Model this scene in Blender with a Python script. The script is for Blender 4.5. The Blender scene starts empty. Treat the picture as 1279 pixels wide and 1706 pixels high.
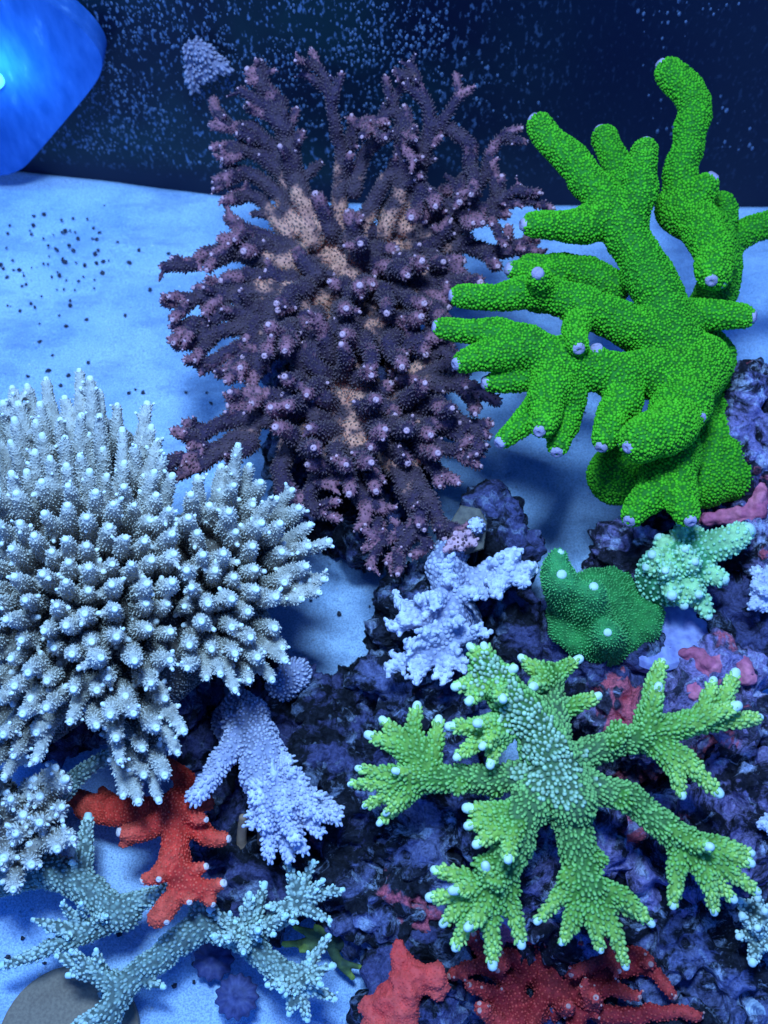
import bpy, math, random
import numpy as np
from mathutils import Vector, Matrix

# ------------------------------------------------------------------ camera, light, exposure
scene = bpy.context.scene
col = scene.collection
CM = 0.01
CAM_H = 42.0            # camera height above the sand, cm
PITCH = math.radians(60)
FPX = 1749.0            # focal length in photograph pixels (1279 x 1706)
TH = math.pi / 2 - PITCH
cam_data = bpy.data.cameras.new('camera')
cam = bpy.data.objects.new('camera', cam_data)
col.objects.link(cam)
cam.location = (0, 0, CAM_H * CM)
cam.rotation_euler = (TH, 0, 0)
cam_data.sensor_fit = 'VERTICAL'
cam_data.sensor_height = 24.0
cam_data.lens = 24.0 * FPX / 1706.0
cam_data.clip_start = 0.01
cam_data.clip_end = 20.0
cam_data.dof.use_dof = True
cam_data.dof.focus_distance = 0.37
cam_data.dof.aperture_fstop = 11.0
scene.camera = cam

world = bpy.data.worlds.new('World')
scene.world = world
world.use_nodes = True
bg = world.node_tree.nodes['Background']
bg.inputs['Color'].default_value = (0.02, 0.17, 1.0, 1)
bg.inputs['Strength'].default_value = 0.78

def area_light(name, loc, target, sx, sy, power, color):
    d = bpy.data.lights.new(name, 'AREA')
    d.shape = 'RECTANGLE'
    d.size, d.size_y = sx, sy
    d.energy = power
    d.color = color
    o = bpy.data.objects.new(name, d)
    col.objects.link(o)
    o.location = loc
    o.rotation_euler = (Vector(target) - Vector(loc)).to_track_quat('-Z', 'Y').to_euler()
    return o
area_light('led_fixture_light', (-0.03, 0.16, 0.66), (0.0, 0.22, 0.0), 0.12, 0.08, 5.7, (0.28, 0.57, 1.0))
area_light('led_fixture_light_side', (-0.34, 0.32, 0.66), (-0.06, 0.24, 0.05), 0.10, 0.10, 1.2, (0.20, 0.5, 1.0))

scene.cycles.max_bounces = 6
scene.cycles.diffuse_bounces = 3
scene.cycles.glossy_bounces = 2
scene.cycles.use_adaptive_sampling = True
scene.cycles.adaptive_threshold = 0.025

vs = scene.view_settings
vs.view_transform = 'Standard'
vs.look = 'None'
vs.exposure = 0.0
vs.gamma = 1.0
vs.use_curve_mapping = False

# ------------------------------------------------------------------ helpers
rng = np.random.default_rng(7)
random.seed(7)
CT, ST = math.cos(TH), math.sin(TH)

def ray(px, py):
    x = (px - 639.5) / FPX
    y = -(py - 853.0) / FPX
    return np.array([x, y * CT + ST, y * ST - CT])

def P(px, py, h):
    """world point (cm) at height h (cm) where the sight line of that spot passes"""
    d = ray(px, py)
    s = (h - CAM_H) / d[2]
    return np.array([0, 0, CAM_H]) + d * s

def pxcm(p):
    """centimetres covered by one photograph pixel at point p"""
    v = np.asarray(p) - np.array([0, 0, CAM_H])
    depth = v[1] * ST - v[2] * CT
    return depth / FPX

CAMP = np.array([0, 0, CAM_H])

# --- vectorised gradient noise
_perm = np.random.default_rng(3).permutation(256).astype(np.int32)
_perm = np.concatenate([_perm, _perm, _perm])
_grad = np.random.default_rng(4).normal(size=(256, 3))
_grad /= np.linalg.norm(_grad, axis=1)[:, None]

def noise3(p):
    i = np.floor(p).astype(np.int32)
    f = p - i
    i &= 255
    u = f * f * f * (f * (f * 6 - 15) + 10)
    out = np.zeros(len(p))
    for dx in (0, 1):
        wx = u[:, 0] if dx else 1 - u[:, 0]
        for dy in (0, 1):
            wy = u[:, 1] if dy else 1 - u[:, 1]
            for dz in (0, 1):
                wz = u[:, 2] if dz else 1 - u[:, 2]
                h = _perm[_perm[_perm[(i[:, 0] + dx) & 255] + ((i[:, 1] + dy) & 255)] + ((i[:, 2] + dz) & 255)]
                g = _grad[h]
                out += wx * wy * wz * (g[:, 0] * (f[:, 0] - dx) + g[:, 1] * (f[:, 1] - dy) + g[:, 2] * (f[:, 2] - dz))
    return out * 1.6

def fbm(p, octaves=4, ridged=False):
    s = np.zeros(len(p)); a = 1.0
    for k in range(octaves):
        n = noise3(p * 2.03 ** k + 17.3 * k)
        if ridged:
            n = 1 - 2 * np.abs(n)
        s += a * n
        a *= 0.5
    return s

# --- signed distance grid of tapered capsules, then surface nets
def sdf_mesh(caps, voxel, k, owner=None):
    """caps: list of (a, b, ra, rb, id, ta, tb). returns verts, quads, vertex id, vertex t"""
    A = np.array([c[0] for c in caps]); Bp = np.array([c[1] for c in caps])
    R = np.array([max(c[2], c[3]) for c in caps])
    pad = k + 3 * voxel
    lo = np.minimum(A, Bp).min(0) - R.max() - pad
    hi = np.maximum(A, Bp).max(0) + R.max() + pad
    n = np.ceil((hi - lo) / voxel).astype(int) + 1
    D = np.full(n, 1e3, np.float32)
    ID = np.zeros(n, np.int16); T = np.zeros(n, np.float32)
    best = np.full(n, 1e3, np.float32)
    groups = {}
    for i, c in enumerate(caps):
        groups.setdefault(owner[i] if owner is not None else i, []).append(c)
    for grp in groups.values():
        # the pieces of one branch meet without swelling, branches blend into each other
        ga = np.array([np.minimum(c[0], c[1]) - max(c[2], c[3]) for c in grp]).min(0) - pad
        gb = np.array([np.maximum(c[0], c[1]) + max(c[2], c[3]) for c in grp]).max(0) + pad
        L = np.maximum(((ga - lo) / voxel).astype(int), 0)
        Un = np.minimum(((gb - lo) / voxel).astype(int) + 2, n)
        gsl = tuple(slice(L[i], Un[i]) for i in range(3))
        G = np.full(Un - L, 1e3, np.float32)
        for (a, b, ra, rb, cid, ta, tb) in grp:
            r = max(ra, rb) + pad
            l = np.maximum(((np.minimum(a, b) - r - lo) / voxel).astype(int), L)
            u = np.minimum(((np.maximum(a, b) + r - lo) / voxel).astype(int) + 2, Un)
            sl = tuple(slice(l[i], u[i]) for i in range(3))
            lsl = tuple(slice(l[i] - L[i], u[i] - L[i]) for i in range(3))
            ax = [(lo[i] + np.arange(l[i], u[i]) * voxel - a[i]).astype(np.float32) for i in range(3)]
            X, Y, Z = ax[0][:, None, None], ax[1][None, :, None], ax[2][None, None, :]
            ab = (b - a).astype(np.float32)
            L2 = float(ab @ ab) + 1e-9
            s = np.clip((X * ab[0] + Y * ab[1] + Z * ab[2]) / L2, 0, 1)
            d = np.sqrt((X - s * ab[0]) ** 2 + (Y - s * ab[1]) ** 2 + (Z - s * ab[2]) ** 2) - (ra + (rb - ra) * s)
            G[lsl] = np.minimum(G[lsl], d)
            m = d < best[sl]
            best[sl] = np.where(m, d, best[sl])
            ID[sl] = np.where(m, cid, ID[sl])
            T[sl] = np.where(m, ta + (tb - ta) * s, T[sl])
        cur = D[gsl]
        h = np.maximum(k - np.abs(cur - G), 0) / k
        D[gsl] = np.minimum(cur, G) - h * h * k * 0.25
    return nets(D, lo, voxel, ID, T)

def nets(D, lo, voxel, ID, T):
    neg = D < 0
    c = np.zeros(np.array(D.shape) - 1, np.int8)
    for dx in (0, 1):
        for dy in (0, 1):
            for dz in (0, 1):
                c += neg[dx:D.shape[0] - 1 + dx, dy:D.shape[1] - 1 + dy, dz:D.shape[2] - 1 + dz]
    act = (c > 0) & (c < 8)
    I = np.argwhere(act)
    vid = np.full(act.shape, -1, np.int32)
    vid[act] = np.arange(len(I))
    pos = np.zeros((len(I), 3)); cnt = np.zeros(len(I))
    corners = [(x, y, z) for x in (0, 1) for y in (0, 1) for z in (0, 1)]
    for ca in corners:
        for ax in range(3):
            if ca[ax] == 0:
                cb = list(ca); cb[ax] = 1
                da = D[I[:, 0] + ca[0], I[:, 1] + ca[1], I[:, 2] + ca[2]]
                db = D[I[:, 0] + cb[0], I[:, 1] + cb[1], I[:, 2] + cb[2]]
                m = (da < 0) != (db < 0)
                t = np.where(m, da / np.where(m, da - db, 1), 0)
                q = np.tile(np.array(ca, float), (len(I), 1))
                q[:, ax] += t
                pos[m] += q[m]; cnt[m] += 1
    V = lo + (I + pos / np.maximum(cnt, 1)[:, None]) * voxel
    quads = []
    for ax in range(3):
        s0 = [slice(1, -1)] * 3; s1 = [slice(1, -1)] * 3
        s0[ax] = slice(0, -1); s1[ax] = slice(1, None)
        a = neg[tuple(s0)]; b = neg[tuple(s1)]
        e = np.argwhere(a != b)
        base = e.copy()
        for o in range(3):
            if o != ax:
                base[:, o] += 1
        flip = a[tuple(e.T)]
        o1, o2 = (ax + 1) % 3, (ax + 2) % 3
        idx = []
        for (d1, d2) in ((1, 1), (0, 1), (0, 0), (1, 0)):
            q = base.copy(); q[:, o1] -= d1; q[:, o2] -= d2
            idx.append(vid[q[:, 0], q[:, 1], q[:, 2]])
        Q = np.stack(idx, 1)
        Q[~flip] = Q[~flip][:, ::-1]
        quads.append(Q)
    Q = np.concatenate(quads)
    Q = Q[(Q >= 0).all(1)]
    g = np.clip(I + 0, 0, np.array(D.shape) - 1)
    ids = ID[g[:, 0], g[:, 1], g[:, 2]]; ts = T[g[:, 0], g[:, 1], g[:, 2]]
    return V, Q, ids.astype(int), ts.astype(float)

def vnormals(V, Q):
    n = np.cross(V[Q[:, 2]] - V[Q[:, 0]], V[Q[:, 3]] - V[Q[:, 1]])
    out = np.zeros_like(V)
    for ax in range(3):
        for j in range(4):
            out[:, ax] += np.bincount(Q[:, j], n[:, ax], len(V))
    return out / (np.linalg.norm(out, axis=1)[:, None] + 1e-12)

def smooth(V, Q, it=1):
    for _ in range(it):
        s = np.zeros_like(V); c = np.zeros(len(V))
        for j in range(4):
            a, b = Q[:, j], Q[:, (j + 1) % 4]
            for ax in range(3):
                s[:, ax] += np.bincount(a, V[b, ax], len(V)) + np.bincount(b, V[a, ax], len(V))
            c += np.bincount(a, minlength=len(V)) + np.bincount(b, minlength=len(V))
        V = 0.5 * V + 0.5 * s / np.maximum(c, 1)[:, None]
    return V

def mesh_from(name, V, F, attrs=None, normals=None, smoothsh=True):
    """V in metres; F an int array of quads or triangles"""
    me = bpy.data.meshes.new(name)
    F = np.asarray(F)
    nv, nf, k = len(V), len(F), F.shape[1]
    me.vertices.add(nv)
    me.vertices.foreach_set('co', np.asarray(V, np.float32).ravel())
    me.loops.add(nf * k)
    me.loops.foreach_set('vertex_index', F.astype(np.int32).ravel())
    me.polygons.add(nf)
    me.polygons.foreach_set('loop_start', np.arange(0, nf * k, k, dtype=np.int32))
    me.polygons.foreach_set('use_smooth', np.full(nf, smoothsh))
    me.update(calc_edges=True)
    for key, val in (attrs or {}).items():
        at = me.attributes.new(key, 'FLOAT', 'POINT')
        at.data.foreach_set('value', np.asarray(val, np.float32))
    if normals is not None:
        me.normals_split_custom_set_from_vertices([tuple(x) for x in normals])
    return me

def obj(name, me, mat, parent=None, loc=None):
    o = bpy.data.objects.new(name, me)
    col.objects.link(o)
    if mat is not None and not me.materials:
        me.materials.append(mat)
    if parent is not None:
        o.parent = parent
    if loc is not None:
        o.location = loc
    return o

def tag(o, label=None, cat=None, group=None, kind=None):
    if label: o['label'] = label
    if cat: o['category'] = cat
    if group: o['group'] = group
    if kind: o['kind'] = kind
    return o

def empty(name, loc_cm):
    o = bpy.data.objects.new(name, None)
    col.objects.link(o)
    o.location = Vector(loc_cm) * CM
    o.empty_display_size = 0.01
    return o

# ------------------------------------------------------------------ materials
def nt(mat):
    mat.use_nodes = True
    t = mat.node_tree
    return t, t.nodes['Principled BSDF'], t.nodes.new, t.links.new

def ramp(new, stops, interp='LINEAR'):
    r = new('ShaderNodeValToRGB')
    r.color_ramp.interpolation = interp
    e = r.color_ramp.elements
    while len(e) < len(stops):
        e.new(0.5)
    for k, (p, c) in enumerate(stops):
        e[k].position = p
        e[k].color = (*c, 1)
    return r

def coral_mat(name, stops, polyp=None, pits=None, scale=900, bump=0.5, var=0.25, rough=0.7, spec=0.2, sss=0.0, tn=0.5):
    """stops: colour along the branch (attribute t); polyp: colour towards a polyp's tip (attribute pz);
    pits: colour in the pits between the fine grains"""
    m = bpy.data.materials.new(name)
    t, b, new, ln = nt(m)
    b.inputs['Roughness'].default_value = rough
    b.inputs['Specular IOR Level'].default_value = spec
    if sss:
        b.inputs['Subsurface Weight'].default_value = sss
        b.inputs['Subsurface Radius'].default_value = (0.003, 0.003, 0.004)
        b.inputs['Subsurface Scale'].default_value = 1.0
    at = new('ShaderNodeAttribute'); at.attribute_name = 't'
    geo = new('ShaderNodeNewGeometry')
    n1 = new('ShaderNodeTexNoise'); n1.inputs['Scale'].default_value = 90; n1.inputs['Detail'].default_value = 4
    ln(geo.outputs['Position'], n1.inputs['Vector'])
    ad = new('ShaderNodeMath'); ad.operation = 'MULTIPLY_ADD'
    ln(n1.outputs['Fac'], ad.inputs[0]); ad.inputs[1].default_value = tn
    sb = new('ShaderNodeMath'); sb.operation = 'SUBTRACT'; ln(at.outputs['Fac'], sb.inputs[0]); sb.inputs[1].default_value = tn * 0.5
    ln(sb.outputs[0], ad.inputs[2])
    r = ramp(new, stops)
    ln(ad.outputs[0], r.inputs[0])
    color = r.outputs[0]
    vo = new('ShaderNodeTexVoronoi'); vo.inputs['Scale'].default_value = scale
    ln(geo.outputs['Position'], vo.inputs['Vector'])
    if pits is not None:
        pr = ramp(new, [(0.25, (0, 0, 0)), (0.6, (1, 1, 1))])
        ln(vo.outputs['Distance'], pr.inputs[0])
        mx = new('ShaderNodeMix'); mx.data_type = 'RGBA'
        ln(pr.outputs[0], mx.inputs[0]); ln(color, mx.inputs[6]); mx.inputs[7].default_value = (*pits, 1)
        color = mx.outputs[2]
    if polyp is not None:
        pz = new('ShaderNodeAttribute'); pz.attribute_name = 'pz'
        mx = new('ShaderNodeMix'); mx.data_type = 'RGBA'
        ln(pz.outputs['Fac'], mx.inputs[0]); ln(color, mx.inputs[6]); mx.inputs[7].default_value = (*polyp, 1)
        color = mx.outputs[2]
    n2 = new('ShaderNodeTexNoise'); n2.inputs['Scale'].default_value = 420; n2.inputs['Detail'].default_value = 3
    ln(geo.outputs['Position'], n2.inputs['Vector'])
    hv = new('ShaderNodeHueSaturation')
    mr = new('ShaderNodeMapRange'); mr.inputs[1].default_value = 0.3; mr.inputs[2].default_value = 0.7
    mr.inputs[3].default_value = 1 - var; mr.inputs[4].default_value = 1 + var
    ln(n2.outputs['Fac'], mr.inputs[0]); ln(mr.outputs[0], hv.inputs['Value'])
    ln(color, hv.inputs['Color'])
    ln(hv.outputs[0], b.inputs['Base Color'])
    bp = new('ShaderNodeBump'); bp.inputs['Strength'].default_value = bump; bp.inputs['Distance'].default_value = 0.0006
    bp.invert = True
    ln(vo.outputs['Distance'], bp.inputs['Height']); ln(bp.outputs[0], b.inputs['Normal'])
    return m

def plain_mat(name, c1, c2, scale=300, rough=0.6, bump=0.3, spec=0.3):
    m = bpy.data.materials.new(name)
    t, b, new, ln = nt(m)
    b.inputs['Roughness'].default_value = rough
    b.inputs['Specular IOR Level'].default_value = spec
    geo = new('ShaderNodeNewGeometry')
    n = new('ShaderNodeTexNoise'); n.inputs['Scale'].default_value = scale; n.inputs['Detail'].default_value = 5
    ln(geo.outputs['Position'], n.inputs['Vector'])
    r = ramp(new, [(0.35, c1), (0.65, c2)])
    ln(n.outputs['Fac'], r.inputs[0]); ln(r.outputs[0], b.inputs['Base Color'])
    bp = new('ShaderNodeBump'); bp.inputs['Strength'].default_value = bump; bp.inputs['Distance'].default_value = 0.001
    ln(n.outputs['Fac'], bp.inputs['Height']); ln(bp.outputs[0], b.inputs['Normal'])
    return m

# ------------------------------------------------------------------ templates for small repeated relief
def lathe(profile, nseg):
    V = []; F = []
    for (r, z) in profile:
        if r == 0:
            V.append((0, 0, z))
        else:
            for s in range(nseg):
                a = 2 * math.pi * s / nseg
                V.append((r * math.cos(a), r * math.sin(a), z))
    i = 0
    for k in range(len(profile) - 1):
        a0 = profile[k][0] == 0; b0 = profile[k + 1][0] == 0
        j = i + (1 if a0 else nseg)
        for s in range(nseg):
            s2 = (s + 1) % nseg
            if b0:
                F.append((i + s, i + s2, j))
            elif a0:
                F.append((i, j + s2, j + s))
            else:
                F.append((i + s, i + s2, j + s2)); F.append((i + s, j + s2, j + s))
        i = j
    return np.array(V, float), np.array(F, int)

DOME = lathe([(1, -0.2), (0.95, 0.45), (0.55, 0.9), (0, 1.05)], 6)
SPIKE = lathe([(1, -0.2), (0.62, 0.8), (0, 1.15)], 4)
SCALE_ = lathe([(1, -0.2), (1.0, 0.6), (0.7, 1.1), (0, 1.25)], 6)
CUP = lathe([(1, -0.2), (0.92, 0.75), (0.6, 1.0), (0.35, 0.85), (0, 0.4)], 6)
TIP = lathe([(1.02, -0.5), (1.0, 0.2), (0.9, 0.65), (0.66, 0.9), (0.46, 0.95), (0.3, 0.8), (0, 0.6)], 10)
POD = lathe([(1.0, -0.4), (1.0, 0.25), (0.86, 0.7), (0.5, 0.98), (0, 1.08)], 10)

def frames(N, lean_dir=None):
    up = np.where(np.abs(N[:, 2:3]) < 0.9, np.array([[0, 0, 1.0]]), np.array([[1.0, 0, 0]]))
    X = np.cross(up, N); X /= np.linalg.norm(X, axis=1)[:, None] + 1e-9
    Y = np.cross(N, X)
    a = rng.uniform(0, 6.28, len(N))[:, None]
    X2 = X * np.cos(a) + Y * np.sin(a); Y2 = -X * np.sin(a) + Y * np.cos(a)
    return X2, Y2

def stamp(tpl, pos, N, rad, length):
    """copies of a template at every position, joined; returns verts, tris, pz, owner index"""
    TV, TF = tpl
    X, Y = frames(N)
    V = pos[:, None, :] + TV[None, :, 0:1] * X[:, None, :] * rad[:, None, None] + TV[None, :, 1:2] * Y[:, None, :] * rad[:, None, None] \
        + TV[None, :, 2:3] * N[:, None, :] * length[:, None, None]
    n, k = len(pos), len(TV)
    F = TF[None] + (np.arange(n) * k)[:, None, None]
    zz = np.clip(TV[:, 2], 0, 1)
    return V.reshape(-1, 3), F.reshape(-1, 3), np.tile(zz, n), np.repeat(np.arange(n), k)

def scatter(V, Q, Nrm, spacing, view_min=-0.45, limit=60000):
    """evenly spaced points over a mesh: returns positions, normals, vertex index"""
    tri = np.concatenate([Q[:, [0, 1, 2]], Q[:, [0, 2, 3]]])
    a, b, c = V[tri[:, 0]], V[tri[:, 1]], V[tri[:, 2]]
    ar = 0.5 * np.linalg.norm(np.cross(b - a, c - a), axis=1)
    n = int(min(ar.sum() / spacing ** 2 * 3.2, limit * 3))
    f = rng.choice(len(tri), n, p=ar / ar.sum())
    u = rng.random((n, 2)); m = u.sum(1) > 1; u[m] = 1 - u[m]
    p = a[f] + (b[f] - a[f]) * u[:, :1] + (c[f] - a[f]) * u[:, 1:]
    vi = tri[f, 0]
    nr = Nrm[vi]
    to = CAMP - p; to /= np.linalg.norm(to, axis=1)[:, None]
    keep = (nr * to).sum(1) > view_min
    p, vi, nr = p[keep], vi[keep], nr[keep]
    grid = {}
    out = []
    s2 = (spacing * 0.86) ** 2
    cells = np.floor(p / spacing).astype(int).tolist()
    pl = p.tolist()
    for k in range(len(pl)):
        cx, cy, cz = cells[k]; x, y, z = pl[k]
        ok = True
        for ix in (cx - 1, cx, cx + 1):
            for iy in (cy - 1, cy, cy + 1):
                for iz in (cz - 1, cz, cz + 1):
                    for q in grid.get((ix, iy, iz), ()):
                        d = pl[q]
                        if (d[0] - x) ** 2 + (d[1] - y) ** 2 + (d[2] - z) ** 2 < s2:
                            ok = False; break
                    if not ok: break
                if not ok: break
            if not ok: break
        if ok:
            grid.setdefault((cx, cy, cz), []).append(k)
            out.append(k)
    out = np.array(out[:limit], int)
    return p[out], nr[out], vi[out]

# ------------------------------------------------------------------ corals
class Coral:
    def __init__(s, wob=0.22, rs=1.0):
        s.br = []; s.wob = wob; s.rs = rs

    def add(s, pts, r0, r1, tip=True, t0=0.0, t1=1.0, knobs=0, kl=1.0, world=False):
        """pts: (px, py, height cm) along the branch, r0 / r1: radius in photograph pixels"""
        W = np.array([np.array(p, float) if world else P(*p) for p in pts])
        n = len(W)
        if n == 1:
            W = np.vstack([W[0] - np.array([0, 0, 0.3]), W[0]]); n = 2
        ext = np.vstack([2 * W[0] - W[1], W, 2 * W[-1] - W[-2]])
        out = []
        for i in range(n - 1):
            p0, p1, p2, p3 = ext[i], ext[i + 1], ext[i + 2], ext[i + 3]
            m = max(2, int(np.linalg.norm(p2 - p1) / 0.45))
            for j in range(m):
                u = j / m
                out.append(0.5 * ((2 * p1) + (p2 - p0) * u + (2 * p0 - 5 * p1 + 4 * p2 - p3) * u * u + (3 * p1 - p0 - 3 * p2 + p3) * u ** 3))
        out.append(W[-1])
        C = np.array(out)
        u = np.linspace(0, 1, len(C))
        sc = np.array([pxcm(c) for c in C])
        R = (r0 + (r1 - r0) * u) * sc * s.rs
        j = np.stack([noise3(C * 1.1 + 31 * len(s.br) % 97 + 9.1 * k) for k in range(3)], 1) * R[:, None] * s.wob * 2
        j *= np.minimum(1, np.minimum(u, 1) * 3)[:, None]
        C = C + j
        R = R * (1 + 0.12 * noise3(C * 1.7 + 5.5))
        s.br.append(dict(C=C, R=R, T=t0 + (t1 - t0) * u, tip=tip, knobs=knobs, kl=kl))
        return C

    def build(s, name, label, cat, mat, tip_mat, voxel=0.1, k=0.12, disp=0.0, dscale=2.0, sm=1, polyp=None, tip_size=0.8, tip_len=1.0,
              tip_tpl=TIP, base=None, group=None, part='branch', split=True, single_polyps=0, heart=None, single_mat=None, polyp_mat=None, floor=0.02, polyp_part='polyps', tip_max=None):
        caps = []; owner = []; cdir = []
        ktips = []
        for bi, b in enumerate(s.br):
            C, R, T = b['C'], b['R'], b['T']
            for i in range(len(C) - 1):
                caps.append((C[i], C[i + 1], R[i], R[i + 1], len(caps), T[i], T[i + 1]))
                owner.append(bi); d = C[i + 1] - C[i]; cdir.append(d / (np.linalg.norm(d) + 1e-9))
            for q in range(b['knobs']):
                i = rng.integers(max(1, len(C) // 3), len(C))
                ax = C[i] - C[i - 1]; ax /= np.linalg.norm(ax) + 1e-9
                v = rng.normal(size=3); v -= ax * (v @ ax); v /= np.linalg.norm(v) + 1e-9
                to = CAMP - C[i]; to /= np.linalg.norm(to)
                if v @ to < -0.2: v = v - 2 * to * (v @ to)
                d = v * 0.8 + ax * rng.uniform(0.3, 0.9); d /= np.linalg.norm(d)
                L = R[i] * rng.uniform(1.3, 2.1) * b['kl']
                e = C[i] + d * L
                rr = R[i] * rng.uniform(0.45, 0.65)
                caps.append((C[i], e, rr * 1.1, rr * 0.8, len(caps), T[i], min(1, T[i] + 0.35)))
                owner.append(bi); cdir.append(d)
                if b['tip']: ktips.append((bi, e, d, rr * 0.8))
        owner = np.array(owner); cdir = np.array(cdir)
        V, Q, cid, t = sdf_mesh(caps, voxel, k, owner)
        V = smooth(V, Q, sm)
        N = vnormals(V, Q)
        if disp:
            V = V + N * (fbm(V * dscale, 3) * disp)[:, None]
            N = vnormals(V, Q)
        V[:, 2] = np.maximum(V[:, 2], floor)
        bid = owner[cid]
        base = np.array(base if base is not None else [V[:, 0].mean(), V[:, 1].mean(), max(V[:, 2].min(), 0)])
        root = empty(name, base)
        tag(root, label, cat, group)
        E = np.concatenate([Q[:, [0, 1]], Q[:, [1, 2]], Q[:, [2, 3]], Q[:, [3, 0]]]); E = np.concatenate([E, E[:, ::-1]])
        NB = int(bid.max()) + 1
        for _ in range(6):                                 # clean, compact borders between branches
            key, cnt = np.unique(np.concatenate([E[:, 0] * NB + bid[E[:, 1]], np.arange(len(V)) * NB + bid]), return_counts=True)
            order = np.lexsort((cnt, key // NB))
            ks = key[order]
            last = np.append(ks[1:] // NB != ks[:-1] // NB, True)
            nb_ = bid.copy(); nb_[ks[last] // NB] = ks[last] % NB
            bid = nb_
        fb = bid[Q[:, 0]] if split else np.zeros(len(Q), int)
        parts = {}
        for b in np.unique(fb):
            q = Q[fb == b]
            if len(q) < 6:
                continue
            u, inv = np.unique(q, return_inverse=True)
            inv = inv.reshape(q.shape)
            lab = np.arange(len(u))                    # connected pieces of this branch
            while True:
                new = lab.copy()
                mn = lab[inv].min(1)
                for j in range(4):
                    np.minimum.at(new, inv[:, j], mn)
                new = new[new]
                if (new == lab).all():
                    break
                lab = new
            fl = lab[inv[:, 0]]
            names, cnt = np.unique(fl, return_counts=True)
            for c_ in names[np.argsort(-cnt)]:
                qq = q[fl == c_]
                uu, iv = np.unique(qq, return_inverse=True)
                me = mesh_from(part, (V[uu] - base) * CM, iv.reshape(qq.shape), {'t': t[uu]}, N[uu])
                o = obj(part, me, mat, root)
                parts.setdefault(int(b), o)
        # pale tips
        if tip_mat is not None:
            TV, TF = tip_tpl
            tm = mesh_from('tip', TV, TF, {'t': np.ones(len(TV)), 'pz': np.clip(TV[:, 2], 0, 1)})
            tm.materials.append(tip_mat)
            lst = [(bi, b['C'][-1], b['C'][-1] - b['C'][-2], b['R'][-1]) for bi, b in enumerate(s.br) if b['tip']]
            lst += [x for x in ktips]
            for bi, e, d, r in lst:
                pr = parts.get(bi if split else 0)
                if pr is None:
                    continue
                d = d / (np.linalg.norm(d) + 1e-9)
                o = obj('tip', tm, None, pr)
                q = Vector(d).to_track_quat('Z', 'Y')
                rr = r * tip_size * rng.uniform(0.85, 1.1)
                if tip_max: rr = min(rr, tip_max * pxcm(e))
                p = e + d * (r * 0.72 if rr > 0.6 * r else math.sqrt(max(r * r - rr * rr, 0)) * 0.97)
                o.location = Vector((p - base) * CM)
                o.rotation_mode = 'QUATERNION'; o.rotation_quaternion = q
                o.scale = (rr * CM, rr * CM, rr * tip_len * CM)
        # polyps
        if polyp:
            tpl, spacing, rad, length, lean = polyp
            sc = np.mean([pxcm(b['C'].mean(0)) for b in s.br])
            p, n, vi = scatter(V, Q, N, spacing * sc)
            d = n * (1 - lean) + cdir[cid[vi]] * lean + rng.normal(size=n.shape) * 0.12
            d /= np.linalg.norm(d, axis=1)[:, None]
            R_ = rad * sc * rng.uniform(0.75, 1.25, len(p)); L_ = length * sc * rng.uniform(0.7, 1.3, len(p))
            tt = t[vi]
            rest = np.arange(len(p))
            if single_polyps:
                to = CAMP - p; dist = np.linalg.norm(to, axis=1); to /= dist[:, None]
                score = np.clip((n * to).sum(1), 0, 1) * R_ / dist
                if heart is not None:
                    ha, hb = heart; hs = np.clip(((p - ha) @ (hb - ha)) / ((hb - ha) @ (hb - ha)), 0, 1)
                    hd = np.linalg.norm(p - ha - hs[:, None] * (hb - ha), axis=1)
                    score = score * np.exp(-(hd / 1.5) ** 2)
                    near = hd < 1.3
                    R_[near] *= 1.25; L_[near] *= 1.05
                best = np.argsort(-score)[:single_polyps]
                rest = np.setdiff1d(rest, best)
                pm = mesh_from('polyp', tpl[0], tpl[1], {'t': np.full(len(tpl[0]), 0.5), 'pz': np.clip(tpl[0][:, 2], 0, 1)})
                pm.materials.append(single_mat or polyp_mat or mat)
                for i in best:
                    pr = parts.get(int(bid[vi[i]]) if split else 0)
                    if pr is None: continue
                    o = obj('polyp', pm, None, pr)
                    o.location = Vector((p[i] - base) * CM)
                    o.rotation_mode = 'QUATERNION'; o.rotation_quaternion = Vector(d[i]).to_track_quat('Z', 'Y')
                    o.scale = (R_[i] * CM, R_[i] * CM, L_[i] * CM)
            SV, SF, pz, ow = stamp(tpl, p[rest], d[rest], R_[rest], L_[rest])
            me = mesh_from(polyp_part, (SV - base) * CM, SF, {'t': tt[rest][ow], 'pz': pz})
            o = obj(polyp_part, me, polyp_mat or mat, root)
            o['kind'] = 'stuff'
        print('CORAL', name, 'verts', len(V), 'branches', len(parts), 'polyps', len(p) if polyp else 0)
        return root

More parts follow.
